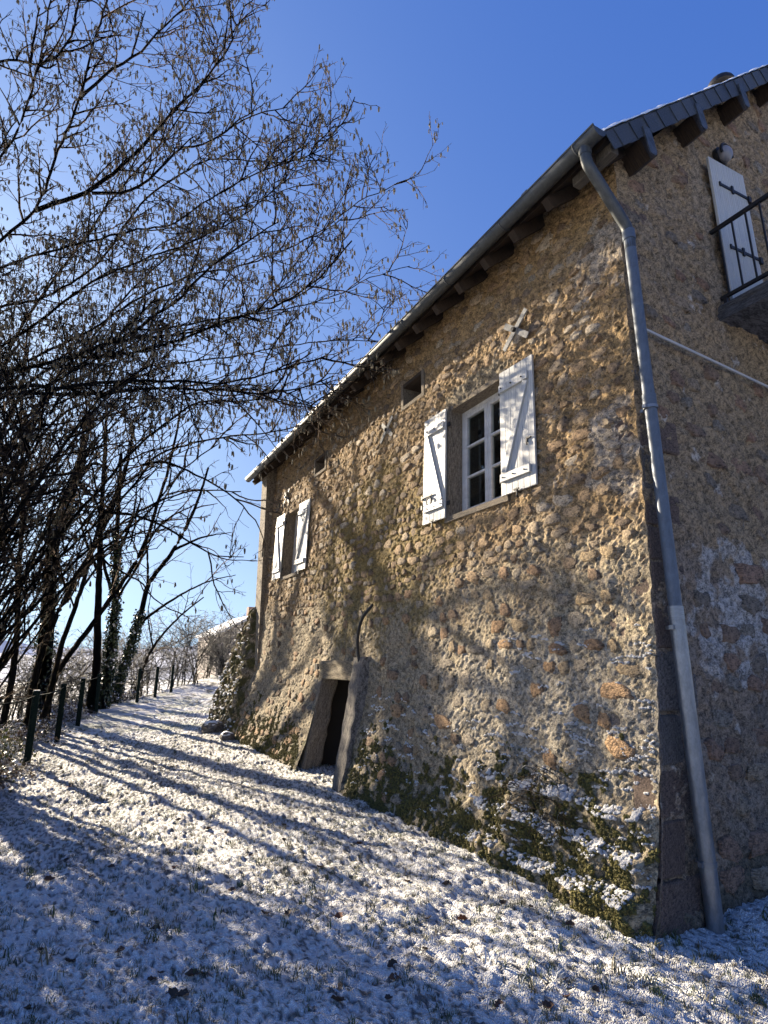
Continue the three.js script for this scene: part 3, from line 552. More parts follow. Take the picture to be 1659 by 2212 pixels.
// snow caught on the ledges, moss cushions on the foot of the wall
{
  const r = rng32(31), pts = [], moss = [];
  for (let k = 0; k < 3; k++) for (let t = 0; t < 6500; t++) {   // along the ledges
    const s = 0.13 + 1.7 * Math.pow(r(), 1.2), y = ledgeY(k, s) + 0.062 * (r() - 0.42);
    if (N2(s * 3 + k * 7, k) + 0.45 * M2(s * 11, y * 14) + 0.75 * N2(s * 27, y * 31 + k) + 0.55 * (0.9 - s) > 0.15 && r() < 0.25 + 0.75 * ledgeW(s)) pts.push([s, y, r()]);
  }
  for (let t = 0; t < 330; t++) {   // short dashes on small roughnesses
    const s0 = 4.1 * Math.pow(r(), 1.3), y0 = t < 190 ? 0.08 + 1.05 * r() : 0.7 + 1.15 * r(), L = 0.03 + 0.12 * r(), n = Math.round(L * 190), tilt = (r() - 0.5) * 0.5;
    if (t >= 190 && s0 > 1.7) continue;
    for (let k = 0; k < n; k++) { const u = r() - 0.5, s = s0 + u * L; if (s > 0.03 && s < 4.2) pts.push([s, y0 + u * L * tilt + 0.012 * (r() - 0.5) + 0.012 * N2(s * 20, y0 * 9), r() * 0.8]); }
  }
  const blob = new THREE.IcosahedronGeometry(1, 1); { const p = blob.attributes.position; for (let i = 0; i < p.count; i++) { const k = 1 + 0.28 * N3(p.getX(i) * 1.7, p.getY(i) * 1.7, p.getZ(i) * 1.7); p.setXYZ(i, p.getX(i) * k, p.getY(i) * k, p.getZ(i) * k); } blob.computeVertexNormals(); }
  const put = (name, list, geo, m, sz) => {
    const im = new THREE.InstancedMesh(geo, m, list.length), o = new THREE.Object3D();
    list.forEach(([s, y, q], i) => { o.position.set(-wallOut(s, y) - 0.003, y, -s); o.rotation.set(q * 7, q * 31, q * 17); const k = sz(q, s); o.scale.set(k[0], k[1], k[2]); if (name === 'snow_patches') o.rotation.set(0, q * 31, 0); o.updateMatrix(); im.setMatrixAt(i, o.matrix); });
    im.name = name; im.userData.kind = 'stuff'; sideWall.add(im); return im;
  };
  put('snow_patches', pts, blob, M.snow, (q, s) => { const k = 0.0045 + 0.0095 * q * q; return [k * 1.15, k * 0.8, k * 1.35]; });
  for (let t = 0; t < 42000; t++) {
    const s = LEN * Math.pow(r(), 1.25), y = -0.05 + 1.25 * Math.pow(r(), 1.5);
    if (s > 4.2 && s < 6.0) continue;
    if (sstep(1.15, 0.15, y + 0.28 * N2(s * 0.9 + 2, y * 0.9)) * 1.05 + 0.45 * M2(s * 3.1, y * 3.1 + 4) + 0.45 * N2(s * 9, y * 9 + 1) > 0.85) moss.push([s, y, r()]);
  }
  const cush = new THREE.IcosahedronGeometry(1, 1); { const p = cush.attributes.position; for (let i = 0; i < p.count; i++) { const k = 1 + 0.5 * N3(p.getX(i) * 4.1, p.getY(i) * 4.1, p.getZ(i) * 4.1 + 5); p.setXYZ(i, p.getX(i) * k, p.getY(i) * k, p.getZ(i) * k); } cush.computeVertexNormals(); }
  const im = put('moss', moss, cush, mat(1, 1, 1, { rough: 1 }), (q) => { const k = 0.005 + 0.010 * q; return [k, k, k]; });
  const c = new THREE.Color(); moss.forEach(([, , q], i) => { const k = 0.6 + 0.8 * ((q * 37) % 1); c.setRGB(0.098 * k, 0.085 * k, 0.022 * k); im.setColorAt(i, c); });
  console.log('snow', pts.length, 'moss', moss.length);
}

// ------------------------------------------------------------------ trees
class Tubes {
  constructor() { this.p = []; this.u = []; this.i = []; this.n = []; }
  add(pts, r0, r1, sides) {
    const a = V(0, 0, 0), side = V(0, 0, 0), up = V(0, 0, 0), m = pts.length; let len = 0;
    const start = this.p.length / 3;
    for (let k = 0; k < m; k++) {
      a.subVectors(pts[Math.min(k + 1, m - 1)], pts[Math.max(k - 1, 0)]).normalize();
      if (k) len += pts[k].distanceTo(pts[k - 1]);
      side.set(Math.abs(a.y) > 0.9 ? 1 : 0, Math.abs(a.y) > 0.9 ? 0 : 1, 0).cross(a).normalize(); up.crossVectors(a, side);
      const r = lerp(r0, r1, k / (m - 1));
      for (let q = 0; q <= sides; q++) { const t = q / sides * Math.PI * 2, c = Math.cos(t), s = Math.sin(t), nx = side.x * c + up.x * s, ny = side.y * c + up.y * s, nz = side.z * c + up.z * s; this.p.push(pts[k].x + nx * r, pts[k].y + ny * r, pts[k].z + nz * r); this.n.push(nx, ny, nz); this.u.push(q / sides, len * 1.2); }
    }
    for (let k = 0; k < m - 1; k++) for (let q = 0; q < sides; q++) { const b = start + k * (sides + 1) + q, c = b + sides + 1; this.i.push(b, c, b + 1, b + 1, c, c + 1); }
  }
  geo() { const g = new THREE.BufferGeometry(); g.setAttribute('position', new THREE.Float32BufferAttribute(this.p, 3)); g.setAttribute('normal', new THREE.Float32BufferAttribute(this.n, 3)); g.setAttribute('uv', new THREE.Float32BufferAttribute(this.u, 2)); g.setIndex(this.i); return g; }
}
let twigCount = 0;
// one shoot that wanders, with its side shoots; lvl counts down
function shoot(T, from, dir, len, r, lvl, o, rnd) {
  const n = lvl > 1 ? 6 : lvl === 1 ? 4 : 2, pts = [from.clone()], d = dir.clone().normalize(), p = from.clone(); twigCount++;
  for (let k = 1; k <= n; k++) {
    d.x += (rnd() - 0.5) * o.wob; d.y += (rnd() - 0.5) * o.wob + o.lift; d.z += (rnd() - 0.5) * o.wob; d.normalize();
    p.addScaledVector(d, len / n); pts.push(p.clone());
  }
  T.add(pts, r, Math.max(o.tip, r * 0.4), lvl > 1 ? 4 : 3);
  if (o.snow && lvl < 2 && Math.abs(d.y) < 0.75 && rnd() < o.snow) { const q = pts.map((v) => v.clone().add(V(0, r * 0.8, 0))); o.S.add(q, r * 0.8, o.tip * 0.7, 3); }
  if (o.K && lvl <= 1 && rnd() < o.cat) { const q = pts[n - Math.floor(rnd() * 2)], c = 1 + Math.floor(rnd() * 3.2); for (let k = 0; k < c; k++) o.K.push([q.x + (rnd() - 0.5) * 0.02, q.y, q.z + (rnd() - 0.5) * 0.02, rnd()]); }
  if (lvl > 0) branchOff(T, pts, len, r, lvl - 1, o, rnd, 0.12);
}
function branchOff(T, pts, len, r, lvl, o, rnd, from) {
  const gap = o.gap[lvl], cnt = Math.max(1, Math.round(len * (1 - from) / gap)), m = pts.length - 1, ax = V(0, 0, 0), d = V(0, 0, 0);
  for (let k = 0; k < cnt; k++) {
    const t = from + (1 - from) * (k + rnd()) / cnt, f = Math.min(m - 1e-4, t * m), i = Math.floor(f), base = pts[i].clone().lerp(pts[i + 1], f - i);
    d.subVectors(pts[i + 1], pts[i]).normalize(); ax.set(rnd() - 0.5, rnd() - 0.5, rnd() - 0.5).cross(d).normalize();
    const L = o.len[lvl] * (0.5 + rnd()) * (1 - 0.45 * t); d.applyAxisAngle(ax, 0.5 + 0.55 * rnd()); if (o.bias) d.addScaledVector(o.bias, 0.25).normalize();
    shoot(T, base, d, L, Math.min(r * 0.62, o.rad[lvl]) * (0.7 + 0.5 * rnd()), lvl, o, rnd);
  }
}
const smoothPath = (pts, step, jit, rnd) => { const c = new THREE.CatmullRomCurve3(pts, false, 'centripetal'), n = Math.max(4, Math.round(c.getLength() / step)), q = c.getSpacedPoints(n); for (let i = 1; i < n; i++) q[i].add(V((rnd() - 0.5) * jit, (rnd() - 0.5) * jit, (rnd() - 0.5) * jit)); return q; };
const catG = new THREE.LatheGeometry([[0.0005, 0], [0.0045, -0.012], [0.0055, -0.03], [0.0045, -0.05], [0.0005, -0.056]].map(([x, y]) => new THREE.Vector2(x, y)), 5);
function makeTree(name, label, category, group, limbs, o, seed) {
  const g = top(new THREE.Group(), name, label, category, group), rnd = rng32(seed), T = new Tubes(), S = new Tubes(), K = o.cat ? [] : null;
  const oo = { wob: 0.5, lift: 0.02, tip: 0.0022, gap: [0.10, 0.14, 0.24], len: [0.16, 0.42, 1.1], rad: [0.0045, 0.008, 0.017], ...o, S, K };
  for (const L of limbs) {
    const path = smoothPath(L.p, 0.16, L.jit ?? 0.022, rnd), B = new Tubes(); B.add(path, L.r0, L.r1, L.r0 > 0.03 ? 9 : 6);
    part(g, L.name ?? 'stem', B.geo(), L.mat ?? M.bark);
    if (L.snow) { const q = []; let run = []; path.forEach((v, i) => { const r = lerp(L.r0, L.r1, i / (path.length - 1)); if (rnd() < 0.82) run.push(v.clone().add(V(0, r * 0.72, 0))); else { if (run.length > 2) q.push([run, r]); run = []; } }); if (run.length > 2) q.push([run, L.r1]); for (const [rr, r] of q) S.add(rr, r * 0.75, r * 0.5, 5); }
    let len = 0; for (let i = 1; i < path.length; i++) len += path[i].distanceTo(path[i - 1]);
    branchOff(T, path, len * (L.dense ?? 1), L.r1 * 2.2 + 0.006, L.lvl ?? 2, oo, rnd, L.from ?? 0.15);
  }
  part(g, 'twigs', T.geo(), o.twigMat ?? M.twig, null, 'stuff');
  if (S.p.length) part(g, 'snow_on_twigs', S.geo(), M.snow, null, 'stuff');
  if (K && K.length) {
    const im = new THREE.InstancedMesh(catG, M.catkin, K.length), ob = new THREE.Object3D();
    K.forEach(([x, y, z, q], i) => { ob.position.set(x, y, z); ob.rotation.set((q - 0.5) * 0.5, q * 6, (((q * 13) % 1) - 0.5) * 0.5); const ks = 0.9 + 0.7 * ((q * 7) % 1); ob.scale.set(ks * 1.25, ks, ks * 1.25); ob.updateMatrix(); im.setMatrixAt(i, ob.matrix); });
    im.name = 'catkins'; im.userData.kind = 'stuff'; g.add(im);
  }
  return g;
}
const pixPath = (list, z0, z1) => list.map(([x, y, z], i) => at(x, y, z ?? lerp(z0, z1, i / (list.length - 1))));
const lean = (base, list, z0, z1) => [V(...base), ...pixPath(list, z0, z1)];
const A = [-7.4, -0.9, -9.6], B = [-8.0, -1.2, -10.6], C9 = [-6.9, -0.8, -10.4], D9 = [-7.2, -1.0, -11.4], E9 = [-7.1, -0.9, -9.2], F9 = [-6.6, -0.8, -9.0];
// near hazel whose limbs reach over the lawn towards the house
makeTree('hazel_tree', 'many stemmed hazel hung with catkins, its limbs arching from the left edge over the lawn', 'tree', 'hazels behind the fence', [
  { p: lean(A, [[-160, 960], [0, 811], [60, 796], [143, 774], [223, 770], [335, 751], [420, 721], [480, 695], [558, 673], [603, 658], [690, 600], [760, 520]], 8.6, 6.6), r0: 0.045, r1: 0.010, dense: 0.75, snow: 1, from: 0.42 },
  { p: pixPath([[143, 774], [208, 751], [275, 725], [335, 680], [372, 658], [440, 590], [500, 545], [600, 480]], 7.9, 6.6), r0: 0.032, r1: 0.008, dense: 0.8, snow: 1 },
  { p: lean(A, [[-150, 1010], [0, 863], [48, 848], [97, 833], [149, 807], [178, 785], [260, 720], [340, 640]], 8.2, 7), r0: 0.04, r1: 0.009, dense: 0.75, snow: 1, from: 0.425 },
  { p: pixPath([[48, 850], [123, 852], [231, 850], [316, 839], [391, 841], [465, 841], [560, 850], [660, 835], [720, 812]], 8.0, 6.8), r0: 0.03, r1: 0.007, dense: 0.8, snow: 1 },
  { p: pixPath([[0, 840], [74, 833], [119, 840], [208, 827], [312, 824], [391, 822], [465, 829], [600, 800], [700, 770]], 7.6, 6.4), r0: 0.03, r1: 0.007, dense: 0.8, snow: 1 },
  { p: lean(A, [[-140, 690], [0, 520], [75, 455], [120, 340], [170, 215], [200, 100], [230, 0], [250, -90]], 7.4, 6.2), r0: 0.04, r1: 0.012, from: 0.42 },
  { p: pixPath([[75, 455], [185, 415], [260, 360], [350, 270], [400, 215], [450, 165], [500, 90], [530, 10]], 6.9, 6.0), r0: 0.034, r1: 0.007 },
  { p: pixPath([[170, 215], [235, 155], [300, 115], [350, 60], [410, 0], [460, -60]], 6.4, 5.8), r0: 0.024, r1: 0.006 },
  { p: pixPath([[200, 417], [270, 415], [325, 385], [385, 325], [440, 310], [545, 250], [620, 232]], 6.8, 6.0), r0: 0.024, r1: 0.006 },
  { p: lean(A, [[-60, 700], [100, 640], [215, 565], [275, 480], [320, 425], [400, 370], [450, 345], [510, 345], [645, 345], [730, 285]], 8.4, 6.2), r0: 0.04, r1: 0.006, from: 0.42 },
  { p: lean(A, [[-120, 640], [0, 580], [100, 545], [215, 515], [300, 495], [370, 485], [450, 430], [550, 375], [645, 345], [700, 320]], 7.6, 6.2), r0: 0.04, r1: 0.006, from: 0.42, dense: 0.8, snow: 1 },
  { p: lean(B, [[0, 830], [100, 760], [200, 710], [300, 645], [425, 590], [500, 580], [625, 535], [700, 495], [775, 435], [830, 410], [905, 375]], 8.6, 6.4), r0: 0.04, r1: 0.005, from: 0.42, dense: 0.8, snow: 1 },
  { p: lean(B, [[40, 860], [160, 770], [260, 737], [425, 715], [545, 675], [590, 630], [675, 525], [740, 470]], 8.8, 6.8), r0: 0.045, r1: 0.006, from: 0.42, dense: 0.8, snow: 1 },
  { p: lean(A, [[-100, 260], [0, 135], [90, 135], [145, 95], [170, 0]], 6.6, 5.8), r0: 0.045, r1: 0.012, from: 0.42 },
  { p: lean(B, [[60, 900], [200, 800], [330, 720], [470, 690], [600, 670], [720, 640], [800, 600], [885, 575]], 9, 7), r0: 0.04, r1: 0.005, from: 0.38, dense: 0.8, snow: 1 },
  { p: lean(A, [[-90, 420], [10, 330], [60, 220], [90, 110], [110, 0]], 7.4, 6.6), r0: 0.04, r1: 0.012, from: 0.42 },
  { p: lean(B, [[20, 760], [90, 640], [180, 520], [250, 420], [330, 330], [390, 250], [460, 130], [480, 60]], 8.8, 7), r0: 0.045, r1: 0.007, from: 0.38 },
  { p: lean(B, [[80, 880], [190, 740], [290, 620], [380, 540], [470, 470], [560, 430], [650, 400]], 9, 7), r0: 0.04, r1: 0.006, from: 0.38 },
  { p: lean(A, [[-40, 800], [90, 690], [200, 610], [310, 560], [420, 520], [530, 460], [600, 400], [660, 330]], 8.4, 6.6), r0: 0.045, r1: 0.006, from: 0.42 },
  { p: lean(B, [[100, 930], [230, 850], [360, 790], [500, 770], [640, 745], [760, 735], [850, 745]], 9, 7.2), r0: 0.035, r1: 0.005, from: 0.42, dense: 0.8, snow: 1 },
  { p: lean(B, [[120, 960], [260, 890], [400, 850], [520, 830], [620, 850], [700, 900]], 9.2, 7.6), r0: 0.03, r1: 0.005, from: 0.42 },
], { cat: 0.5, gap: [0.09, 0.105, 0.165], len: [0.17, 0.44, 1.2] }, 3);
makeTree('hazel_tree', 'dense hazel clump of straight slanting stems behind the green fence', 'tree', 'hazels behind the fence', [
  { p: lean(E9, [[-60, 1380], [56, 1239], [156, 1123], [231, 1038], [275, 986], [353, 919], [428, 870], [521, 867], [603, 861], [680, 880]], 8.8, 7.2), r0: 0.042, r1: 0.008, from: 0.35, snow: 1 },
  { p: lean(E9, [[-40, 1400], [93, 1239], [208, 1131], [298, 1038], [335, 986], [409, 960], [484, 945], [603, 930], [700, 905]], 9, 7.4), r0: 0.036, r1: 0.007, from: 0.35, snow: 1 },
  { p: lean(F9, [[0, 1384], [74, 1309], [167, 1209], [283, 1116], [353, 1079], [428, 1060], [520, 1062]], 9, 7.8), r0: 0.036, r1: 0.008, from: 0.35 },
  { p: lean(F9, [[0, 1443], [93, 1320], [208, 1198], [309, 1116], [400, 1010], [470, 960]], 8.8, 7.8), r0: 0.034, r1: 0.008, from: 0.35 },
  { p: pixPath([[223, 1105], [298, 1116], [357, 1138], [450, 1194], [526, 1203]], 8.3, 7.2), r0: 0.026, r1: 0.006, dense: 0.7 },
  { p: pixPath([[450, 1194], [465, 1268], [490, 1320], [521, 1365]], 7.6, 7.3), r0: 0.012, r1: 0.004, lvl: 1 },
  { p: pixPath([[309, 1004], [353, 997], [409, 1019], [484, 1060], [550, 1123], [575, 1180]], 8, 7), r0: 0.022, r1: 0.005, dense: 0.8 },
  { p: pixPath([[212, 1198], [245, 1225], [300, 1255], [340, 1300], [400, 1330], [432, 1330]], 8.8, 8), r0: 0.018, r1: 0.004, dense: 0.6 },
  ...Array.from({ length: 24 }, (_, i) => {
    const r = rng32(900 + i), x0 = -60 + 170 * r(), y0 = 1400 - 250 * r(), sl = 0.35 + 0.75 * r(), L = 420 + 320 * r(), bend = 0.15 + 0.5 * r(), p = [];
    for (let k = 0; k < 4; k++) { const t = k / 3 * L; p.push([x0 + t * sl * 0.62 + bend * t * t / L * 0.28, y0 - t * (1.05 - 0.3 * sl) + bend * 0.3 * t * t / L]); }
    return { p: lean([-7.0 + 1.2 * (r() - 0.5), -0.9, -9.1 + 1.3 * (r() - 0.5)], p, 8.9 + 0.8 * r(), 7.5 + 1.2 * r()), r0: 0.017 + 0.013 * r(), r1: 0.005, from: 0.35, dense: 0.5, snow: i % 3 !== 1 };
  }),
], { cat: 0.25, gap: [0.13, 0.18, 0.32] }, 4);
// hazel just outside the frame whose shade falls on the foreground
makeTree('hazel_tree', 'leafless hazel clump beyond the left edge, shading the nearest snow', 'tree', 'hazels behind the fence', Array.from({ length: 30 }, (_, i) => i).map((i) => {
  const r = rng32(60 + i), a = r() * 6.28, b = [-7.3 + 2.2 * (r() - 0.5), -0.8, -7.9 + 2.4 * (r() - 0.5)], s = 0.7 + 1.2 * r();
  return { p: [V(...b), V(b[0] + Math.cos(a) * 0.4 * s, 1.4, b[2] + Math.sin(a) * 0.4 * s), V(b[0] + Math.cos(a) * 1.0 * s, 3.2, b[2] + Math.sin(a) * 1.0 * s), V(b[0] + Math.cos(a) * 1.7 * s, 5.0, b[2] + Math.sin(a) * 1.7 * s)], r0: 0.055, r1: 0.01, from: 0.12 };
}), { cat: 0.1, gap: [0.24, 0.2, 0.18], len: [0.3, 0.6, 1.4], rad: [0.008, 0.012, 0.02] }, 12);
// trees further along the fence
const TR = { gap: [0.24, 0.42, 0.95], len: [0.22, 0.6, 1.7], rad: [0.006, 0.011, 0.026], tip: 0.003 };
const ground3 = (x, z) => V(x, terrain(x, z) - 0.1, z);
function baseAt(px, z) { const p = at(px, 1450, z); return ground3(p.x, -z); }
const ivyTargets = [];
const bg = (label, z, r0, paths, seed, o = {}, ivy) => {
  const limbs = paths.map((q, i) => ({ p: i ? pixPath(q, z, z - 1) : [baseAt(q[0][0] - 6, z), ...pixPath(q, z, z - 0.6)], r0: i ? r0 * 0.45 : r0, r1: i ? 0.012 : r0 * 0.3, name: i ? 'branch' : 'trunk', mat: M.bark2, from: i ? 0.15 : 0.38 }));
  const t = makeTree('bare_tree', label, 'tree', 'bare trees along the fence', limbs, { ...TR, ...o }, seed);
  if (ivy) ivyTargets.push([t, limbs[0].p, r0, ivy]);
  return t;
};
bg('upright bare tree wrapped in dark ivy beside the bend of the fence', 18, 0.14, [[[233, 1446], [242, 1373], [249, 1301], [251, 1206], [255, 1097], [262, 980]], [[249, 1301], [225, 1220], [215, 1120], [190, 1010]], [[251, 1206], [285, 1120], [300, 1020]]], 21, {}, 0.75);
bg('forked bare tree leaning right with ivy on its lower trunk', 20, 0.12, [[[260, 1464], [284, 1395], [309, 1308], [320, 1264], [375, 1188], [420, 1100], [450, 1010]], [[305, 1344], [364, 1301], [447, 1257], [509, 1242]], [[320, 1264], [318, 1200], [310, 1120]], [[375, 1188], [440, 1160], [500, 1150]]], 22, {}, 0.4);
bg('slim bare tree slanting right across the pale sky', 14, 0.075, [[[120, 1464], [189, 1362], [247, 1282], [302, 1199], [338, 1097], [372, 980], [395, 860]], [[255, 1290], [316, 1188], [350, 1090], [400, 1000]], [[302, 1199], [350, 1130], [430, 1085]]], 23);
bg('thick bare trunk rising behind the first fence posts', 12.5, 0.085, [[[62, 1548], [76, 1461], [109, 1359], [164, 1250], [218, 1152], [265, 1040], [290, 920]], [[109, 1359], [100, 1250], [110, 1130]], [[164, 1250], [240, 1180], [330, 1140]]], 24);
bg('straight dark trunk behind the second fence post', 13.5, 0.07, [[[98, 1533], [135, 1388], [175, 1272], [204, 1170], [225, 1050], [230, 900]], [[175, 1272], [230, 1200], [290, 1160]]], 25);
bg('bare trunk at the left edge half hidden by hazel stems', 13, 0.075, [[[20, 1500], [35, 1380], [40, 1240], [50, 1080], [45, 900], [60, 700]], [[40, 1240], [0, 1120], [-20, 980]], [[50, 1080], [110, 960], [150, 820]]], 26);
bg('tall bare tree far back on the left edge', 19, 0.13, [[[-60, 1450], [-40, 1250], [-30, 1000], [-20, 780], [0, 560]], [[-40, 1250], [40, 1100], [80, 950]], [[-30, 1000], [40, 860], [70, 700]], [[-30, 1000], [-120, 850], [-160, 700]]], 27);
bg('smaller bare tree between the ivy clad trunks and the path', 22, 0.07, [[[300, 1470], [330, 1400], [380, 1340], [440, 1290]], [[330, 1400], [320, 1330], [330, 1260]]], 28);

// trees whose trunks and limbs are read from the shade they throw on the side wall
function wallHit(px, py) {
  const r = at(px, py, 1).sub(V(0, EYE, 0)), nx = -Math.cos(rad(28.1)), nz = Math.sin(rad(28.1)); let y = 2, t = 1;
  for (let k = 0; k < 30; k++) { t = (nx * 1.88 + nz * -4.03 + prof(y)) / (nx * r.x + nz * r.z); y = t * r.y + EYE; }
  return V(r.x * t, y, r.z * t);
}
const shadePath = (list, L, L1 = L) => list.map(([x, y], i) => wallHit(x, y).addScaledVector(sunDir, lerp(L, L1, i / (list.length - 1))));
{
  const main = shadePath([[893, 1700], [882, 1560], [872, 1420], [850, 1310], [800, 1215], [745, 1140], [690, 1060], [640, 960]], 15), b = main[0], foot = ground3(b.x + 0.3, b.z);
  const tr = [foot, foot.clone().lerp(b, 0.5), ...main];
  const lim = (list, r0, L1) => ({ p: shadePath(list, 15, L1 - 11), r0, r1: 0.02, name: 'branch', mat: M.bark2, from: 0.2 });
  const t = makeTree('bare_tree', 'tall ivy hung tree behind the fence whose limbs shade the house wall', 'tree', 'bare trees along the fence', [
    { p: tr, r0: 0.23, r1: 0.06, name: 'trunk', mat: M.bark2, from: 0.55 },
    lim([[850, 1310], [930, 1330], [1010, 1385], [1090, 1430], [1190, 1450]], 0.10, 23), lim([[872, 1420], [900, 1280], [960, 1190], [1060, 1130], [1150, 1100], [1250, 1090]], 0.07, 24),
    lim([[862, 1360], [1000, 1290], [1150, 1270], [1280, 1285], [1380, 1310]], 0.075, 23), lim([[800, 1215], [840, 1120], [860, 1020], [880, 940]], 0.09, 26), lim([[882, 1560], [960, 1480], [1060, 1480], [1200, 1540]], 0.04, 22),
  ], { gap: [0.5, 0.6, 1.3], len: [0.3, 0.8, 1.8], rad: [0.007, 0.012, 0.026], tip: 0.004 }, 77);
  ivyTargets.push([t, tr, 0.2, 0.5]);
}
bg('slender bare tree just left of the ivy clad trunk', 16.9, 0.125, [[[208, 1440], [211, 1340], [214, 1240], [218, 1130], [225, 1000], [230, 880]], [[214, 1240], [180, 1150], [160, 1040]], [[218, 1130], [260, 1040], [280, 950]]], 29);

// ivy leaves and brambles
const leafG = (() => { const g = new THREE.BufferGeometry(); g.setAttribute('position', new THREE.Float32BufferAttribute([0, 0, 0, -0.5, 0.45, 0.12, 0, 0.5, -0.04, 0, 1, 0.1, 0.5, 0.45, 0.12], 3)); g.setIndex([0, 2, 1, 1, 2, 3, 0, 4, 2, 2, 4, 3]); g.computeVertexNormals(); return g; })();
const leafMat = () => mat(1, 1, 1, { rough: 0.5, side: THREE.DoubleSide });
function leaves(parent, name, list, m, colorOf) {
  const im = new THREE.InstancedMesh(leafG, m, list.length), o = new THREE.Object3D(), c = new THREE.Color();
  list.forEach(([x, y, z, k, q], i) => { o.position.set(x, y, z); o.rotation.set(q * 41, q * 77, q * 59); o.scale.setScalar(k); o.updateMatrix(); im.setMatrixAt(i, o.matrix); colorOf(c, (q * 97) % 1); im.setColorAt(i, c); });
  im.name = name; im.userData.kind = 'stuff'; parent.add(im); return im;
}
for (const [t, pts, r0, upto] of ivyTargets) {
  const rnd = rng32(Math.round(r0 * 1000)), c = new THREE.CatmullRomCurve3(pts), list = [];
  for (let i = 0; i < 2600; i++) { const u = rnd() * upto, p = c.getPoint(u), a = rnd() * 6.28, r = r0 * (0.75 + 0.8 * rnd()) * (1.1 - 0.4 * u); list.push([p.x + Math.cos(a) * r, p.y + (rnd() - 0.5) * 0.2, p.z + Math.sin(a) * r, 0.05 + 0.05 * rnd(), rnd()]); }
  leaves(t, 'ivy', list, leafMat(), (c2, q) => (q > 0.9 ? c2.setRGB(0.5, 0.52, 0.54) : c2.setRGB(0.018 + 0.02 * q, 0.03 + 0.03 * q, 0.012)));
}
// snow dusted shrubs closing the view at the end of the path
const SH = { gap: [0.17, 0.2, 0.24], len: [0.28, 0.6, 1.2], rad: [0.006, 0.009, 0.014], tip: 0.004, wob: 0.7, snow: 0.75, twigMat: M.frost };
[[250, 23, 2.4, 'snow dusted shrub behind the ivy clad trunks'], [330, 28, 3.0, 'snow dusted shrub thicket above the last fence posts'], [395, 28, 3.2, 'rounded snowy shrub at the end of the path'], [455, 31, 2.6, 'low snowy shrub against the pale sky left of the ruined wall'], [500, 27, 2.6, 'snowy shrub beside the ruined wall'], [160, 20, 2.4, 'snowy thicket behind the slim slanting trunk'], [80, 18, 2.2, 'snowy brushwood behind the first fence posts'], [20, 17, 2.2, 'snowy brushwood at the left edge']].forEach(([px, z, h, label], i) => {
  const r = rng32(200 + i), b = baseAt(px, z), limbs = [];
  const n = i < 5 ? 11 : 8, gy = Math.max(b.y, i >= 5 ? -0.6 : b.y);
  for (let k = 0; k < n; k++) { const a = r() * 6.28, s = (0.35 + 0.75 * r()) * h * 0.75, x = b.x + (r() - 0.5) * 1.6, z2 = b.z + (r() - 0.5) * 1.2; limbs.push({ p: [V(x, b.y - 0.1, z2), V(x + Math.cos(a) * s * 0.3, gy + h * 0.5, z2 + Math.sin(a) * s * 0.3), V(x + Math.cos(a) * s, gy + h * (0.7 + 0.4 * r()), z2 + Math.sin(a) * s)], r0: 0.03, r1: 0.008, lvl: 2, from: 0.05, name: 'stem', jit: 0.05 }); }
  makeTree('bare_shrub', label, 'shrub', 'snow dusted shrubs', limbs, SH, 300 + i);
});

// ------------------------------------------------------------------ fence
{
  const f = top(new THREE.Group(), 'wire_fence', 'dark green metal post and wire fence along the left side of the snowy path', 'fence');
  const H = 1.06, tops = FENCE.map(([x, z]) => V(x, terrain(x, z) + H, z)), r = rng32(41);
  const pg = boxG(0.1, H + 0.35, 0.1, 0, H / 2 - 0.175, 0, 0.008), cg = boxG(0.106, 0.025, 0.106, 0, H + 0.012, 0, 0.008);
  FENCE.forEach(([x, z], i) => { const p = part(f, 'post', pg, M.greenPost); p.position.set(x, terrain(x, z), z); p.rotation.set((r() - 0.5) * 0.03, 0.5, (r() - 0.5) * 0.05); const c = part(p, 'cap', cg, M.greenPost); if (i % 2) part(p, 'snow', boxG(0.09, 0.014, 0.09, 0, H + 0.03, 0, 0.006), M.snow); });
  for (let i = 0; i < tops.length - 1; i++) {
    const a = tops[i], b = tops[i + 1], T = new Tubes(), top2 = new Tubes(), S = new Tubes();
    const dirn = b.clone().sub(a), L = dirn.length(), sag = (t) => a.clone().lerp(b, t).add(V(0, -0.03 * Math.sin(Math.PI * t) - 0.05, 0));
    const line = (dy) => [0, 0.25, 0.5, 0.75, 1].map((t) => sag(t).add(V(0, dy, 0)));
    top2.add(line(0), 0.006, 0.006, 4); part(f, 'top_wire', top2.geo(), M.greenPost);
    for (let dy = -0.1; dy > -0.95; dy -= 0.1) T.add(line(dy), 0.0022, 0.0022, 3);
    for (let t = 0.02; t < 1; t += 0.1 / L) { const p = sag(t); T.add([p, p.clone().add(V(0, -0.95, 0))], 0.0018, 0.0018, 3); }
    part(f, 'wire_mesh', T.geo(), M.greenPost);
    S.add(line(0.010), 0.007, 0.007, 4); part(f, 'snow_on_wire', S.geo(), M.snow, null, 'stuff');
  }
}
